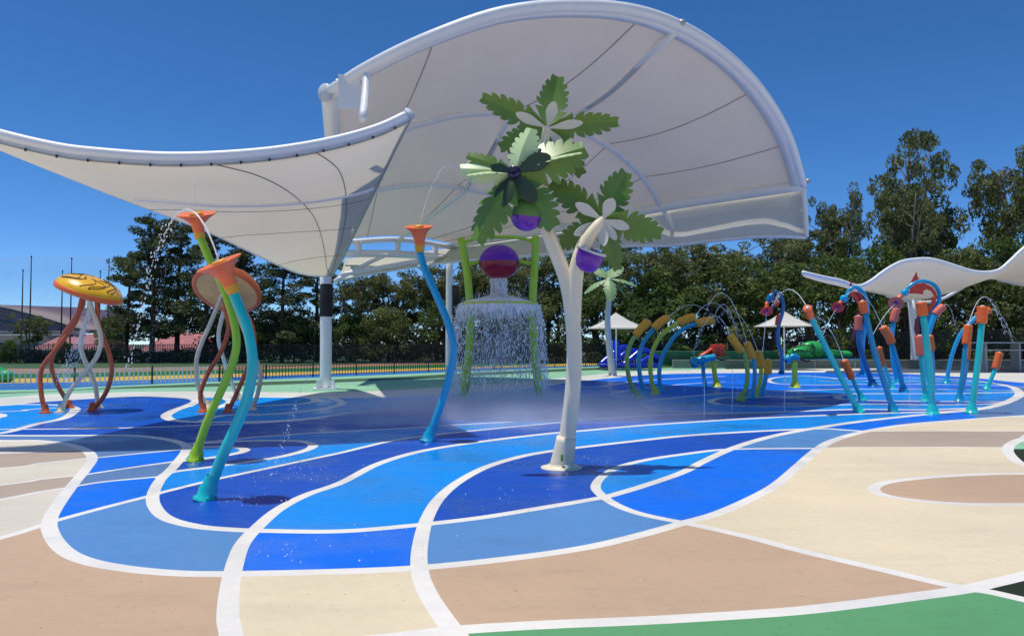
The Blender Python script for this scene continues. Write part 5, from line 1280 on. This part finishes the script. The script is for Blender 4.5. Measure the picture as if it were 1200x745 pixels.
# ---------------------------------------------------------------- trees
def leaves(bmv, bmf, c, rad, n, size, R_, flat=1.0):
    for _ in range(n):
        while True:
            v = (R_.uniform(-1, 1), R_.uniform(-1, 1), R_.uniform(-1, 1)); l = v[0] ** 2 + v[1] ** 2 + v[2] ** 2
            if l < 1: break
        l = math.sqrt(l) + 1e-6; f = (l ** .45) / l
        p = Vector((c.x + v[0] * f * rad, c.y + v[1] * f * rad, c.z + v[2] * f * rad * flat))
        a = Vector((R_.gauss(0, 1), R_.gauss(0, 1), R_.gauss(0, .8))).normalized(); b = a.orthogonal().normalized(); th = R_.uniform(0, 6.28); cc = a.cross(b)
        u = (b * math.cos(th) + cc * math.sin(th)); w_ = a.cross(u); s = size * R_.uniform(.55, 1.35)
        i = len(bmv); bmv += [p - u * s, p + w_ * s * .38, p + u * s, p - w_ * s * .38]; bmf.append((i, i + 1, i + 2, i + 3))
def crown_mesh(V, F_, m):
    me = bpy.data.meshes.new('crown'); me.from_pydata([tuple(v) for v in V], [], F_); me.materials.append(m); return me
def make_tree(kind, seed, H):
    """returns (trunk mesh, crown mesh) standing at the origin"""
    R_ = random.Random(seed); V, F_ = [], []; bm = bmesh.new()
    if kind == 'pine':
        top = Vector((R_.uniform(-.4, .4), R_.uniform(-.4, .4), H)); mid = Vector((R_.uniform(-.3, .3), 0, H * .5))
        tube(bm, crom([Vector((0, 0, -.1)), mid, top], 6), interp([.24, .20, .14, .04], 13), 9)
        nb = 46
        for i in range(nb):
            f = .16 + .84 * (i + R_.random()) / nb; z = H * f; a = R_.uniform(0, 6.28); L_ = (H * .27) * (1 - (f - .16)) ** .75 * R_.uniform(.45, 1.25) + .35
            s = Vector((mid.x * min(1, f * 2), 0, z)); e = s + Vector((math.cos(a) * L_, math.sin(a) * L_, L_ * R_.uniform(-.05, .40)))
            tube(bm, [s, s.lerp(e, .5) + Vector((0, 0, -.05 * L_)), e], [.06, .045, .015], 5)
            for j in range(4):
                u = .35 + .65 * (j + R_.random()) / 4; leaves(V, F_, s.lerp(e, u), .32 + .16 * L_ * R_.uniform(.6, 1.3), 52, .17, R_, .55)
        leaves(V, F_, top, .5, 60, .16, R_, 1.5)
        m = M['pineleaf']
    elif kind == 'gum':
        stems = []
        for s in range(R_.choice((2, 3, 3, 4))):
            a = R_.uniform(0, 6.28); sp = H * R_.uniform(.08, .2); q = [Vector((0, 0, -.1)), Vector((math.cos(a) * sp * .25, math.sin(a) * sp * .25, H * .28)), Vector((math.cos(a) * sp * .6, math.sin(a) * sp * .6, H * .55)), Vector((math.cos(a) * sp, math.sin(a) * sp, H * .82))]
            c_ = crom(q, 5); tube(bm, c_, interp([.30, .22, .15, .06], len(c_)), 9); stems.append(c_)
        for i in range(44):
            st = R_.choice(stems); f = R_.uniform(.45, 1); s = st[int(f * (len(st) - 1))]; a = R_.uniform(0, 6.28); L_ = H * R_.uniform(.07, .20)
            e = s + Vector((math.cos(a) * L_, math.sin(a) * L_, L_ * R_.uniform(.1, .9))); e.z = min(e.z, H)
            tube(bm, [s, s.lerp(e, .5) + Vector((0, 0, .06 * L_)), e], [.08, .05, .02], 5)
            for j in range(3):
                c = e + Vector((R_.gauss(0, .6), R_.gauss(0, .6), R_.gauss(0, .45))); leaves(V, F_, c, H * R_.uniform(.028, .062), 95, .19, R_, .7)
        m = M['gumleaf']
    else:   # bushy full tree down to the ground
        tube(bm, crom([Vector((0, 0, -.1)), Vector((.1, 0, H * .3)), Vector((0, .1, H * .75))], 4), interp([.2, .16, .05], 9), 8)
        for i in range(60):
            f = R_.random() ** .8; a = R_.uniform(0, 6.28); rr = H * .42 * math.sqrt(max(.04, 1 - (f * .95) ** 2)) * R_.uniform(.45, 1.05); c = Vector((math.cos(a) * rr, math.sin(a) * rr, H * (.06 + .88 * f)))
            if i % 3 == 0: tube(bm, [Vector((0, 0, H * f * .5)), c], [.06, .02], 5)
            leaves(V, F_, c, H * R_.uniform(.07, .13), 130, .17, R_, .8)
        m = M['bushleaf'] if seed % 2 else M['brightleaf']
    me = bpy.data.meshes.new('trunk'); bm.to_mesh(me); bm.free(); me.shade_smooth(); me.materials.append(M['palebark'] if kind == 'gum' else M['bark'])
    return me, crown_mesh(V, F_, m)
LIB = {('pine', i): make_tree('pine', 20 + i, 14) for i in range(3)}
LIB.update({('gum', i): make_tree('gum', 40 + i, 16) for i in range(3)})
LIB.update({('bush', i): make_tree('bush', 60 + i, 8) for i in range(3)})
H0 = {'pine': 14, 'gum': 16, 'bush': 8}
NAME = {'pine': 'pine_tree', 'gum': 'gum_tree', 'bush': 'bushy_tree'}
def plant(kind, var, px, ytop, d, wide, label, group):
    b = P(px, 400, d); b.z = 0; h = P(px, ytop, d).z; s = h / H0[kind]
    t = thing(NAME[kind], label, 'tree', b, group); t.rotation_euler = (0, 0, (px * 1.7) % 6.28); t.scale = (s * wide, s * wide, s)
    for nm, me in zip(('trunk', 'crown'), LIB[(kind, var)]):
        o = bpy.data.objects.new(nm, me); C.objects.link(o); o.parent = t
GPN, GGM, GBS = 'dark pines on the left', 'gum trees behind the splash pad', 'bushy trees along the fence'
TREES = [
 ('pine',0,148,300,76,1.1,'shortest pine at the left end of the pine row',GPN), ('pine',1,178,258,74,1.15,'tall ragged pine rising left of the lime flower',GPN), ('pine',2,208,262,78,1.1,'pine standing directly behind the tall lime flower',GPN),
 ('pine',0,240,256,73,1.15,'pine whose top touches the lower edge of the left sail',GPN), ('pine',1,285,272,76,1.2,'pine behind the tilted coral funnel',GPN), ('pine',2,330,282,74,1.15,'pine just left of the front white column',GPN),
 ('pine',0,372,300,80,1.2,'pine directly behind the front white column',GPN),
 ('gum',0,415,300,78,1.1,'gum tree right of the front white column with sky showing through',GGM), ('gum',1,462,310,80,1.2,'gum tree left of the slender blue flower',GGM), ('gum',2,512,290,82,1.2,'gum tree behind the rear white column',GGM),
 ('gum',0,575,285,80,1.2,'gum tree behind the tipping ball',GGM), ('gum',1,640,275,78,1.2,'gum tree behind the trunk of the big palm',GGM), ('gum',2,700,268,80,1.2,'gum tree behind the small pale palm',GGM),
 ('gum',0,765,270,78,1.25,'gum tree above the tall amber arches',GGM), ('gum',1,830,262,80,1.3,'gum tree above the high looping water arc',GGM), ('gum',2,893,268,80,1.1,'gum tree behind the left sea dragon',GGM),
 ('gum',0,948,238,84,.8,'gum tree just right of the tip of the big canopy',GGM), ('gum',1,988,205,84,.5,'slim gum tree standing left of the tallest one',GGM),
 ('gum',2,1098,128,84,.62,'tallest gum tree, rising alone into the sky at right',GGM), ('gum',1,1062,190,80,.55,'gum tree leaning against the left side of the tallest one',GGM), ('gum',0,1196,150,80,.6,'tall gum tree cut by the right edge of the picture',GGM), ('gum',1,1262,200,84,.9,'gum tree of which only the left side enters at the right edge',GGM),
 ('bush',0,1030,290,78,1.0,'bushy tree below the slim gum, above the small canopy',GBS), ('bush',1,1125,292,74,.9,'yellow green bushy tree behind the crest of the wavy canopy',GBS), ('bush',2,1172,280,76,.9,'bushy tree under the tall gum at the right edge',GBS),
 ('bush',1,1215,300,72,1.0,'bushy tree at the right edge behind the picnic table',GBS), ('bush',0,985,300,74,1.1,'bushy tree behind the tip of the wavy canopy',GBS), ('bush',2,1060,330,72,1.1,'bushy tree under the wavy canopy',GBS),
 ('bush',0,905,310,75,1.3,'bushy tree behind the right parasol',GBS), ('bush',1,845,300,76,1.3,'pale bushy tree above the red playhouse',GBS), ('bush',2,780,315,74,1.3,'bushy tree right of the first parasol',GBS),
 ('bush',0,715,330,75,1.3,'bushy tree behind the first parasol',GBS), ('bush',1,655,340,76,1.3,'bushy tree low behind the big palm trunk',GBS), ('bush',2,590,345,75,1.3,'bushy tree behind the water curtain',GBS),
 ('bush',0,520,352,75,1.3,'dark bushy tree behind the slender blue flower',GBS), ('bush',1,455,360,74,1.2,'low bushy tree right of the front column',GBS), ('bush',2,410,368,76,1.1,'lowest bushy tree beside the front column',GBS),
 ('bush',0,345,370,74,1.1,'bushy tree low left of the front column',GBS), ('bush',2,295,375,74,1.1,'bushy tree low behind the orange jellyfish',GBS), ('bush',1,128,372,74,.8,'small bushy tree just right of the yellow domed jellyfish',GBS),
 ('gum',1,38,362,72,1.0,'small sparse tree in front of the mauve hall roof',GGM), ('bush',0,12,398,70,1.0,'low bush at the left edge before the hall',GBS), ('bush',2,75,396,71,1.0,'low bush seen through the jellyfish legs',GBS), ('bush',2,-40,380,72,1.0,'low bushy tree cut off by the left picture edge beside the hall',GBS),
 ('bush',1,1270,270,80,1.0,'broad bushy tree low at the right edge above the wavy canopy',GBS),
]
for a in TREES: plant(*a)
# dense undergrowth and the wood behind, nobody could count those
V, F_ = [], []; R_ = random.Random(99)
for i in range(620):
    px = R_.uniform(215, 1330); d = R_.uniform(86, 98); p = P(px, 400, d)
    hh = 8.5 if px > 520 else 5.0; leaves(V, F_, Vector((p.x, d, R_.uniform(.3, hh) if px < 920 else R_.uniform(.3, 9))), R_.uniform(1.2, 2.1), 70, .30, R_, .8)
o = bpy.data.objects.new('woodland', crown_mesh(V, F_, M['darkleaf'])); C.objects.link(o); tag(o, 'dense woodland, leaves coloured dark as shade, filling in behind the row of trees', 'woodland', kind='stuff')
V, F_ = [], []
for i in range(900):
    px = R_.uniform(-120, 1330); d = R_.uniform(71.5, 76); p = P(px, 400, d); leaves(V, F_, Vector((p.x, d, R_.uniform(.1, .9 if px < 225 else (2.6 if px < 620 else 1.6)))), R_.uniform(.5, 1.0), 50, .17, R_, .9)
o = bpy.data.objects.new('undergrowth', crown_mesh(V, F_, M['darkleaf'])); C.objects.link(o); tag(o, 'low shrubs and undergrowth, leaves coloured dark as shade, along the foot of the boundary fence', 'undergrowth', kind='stuff')
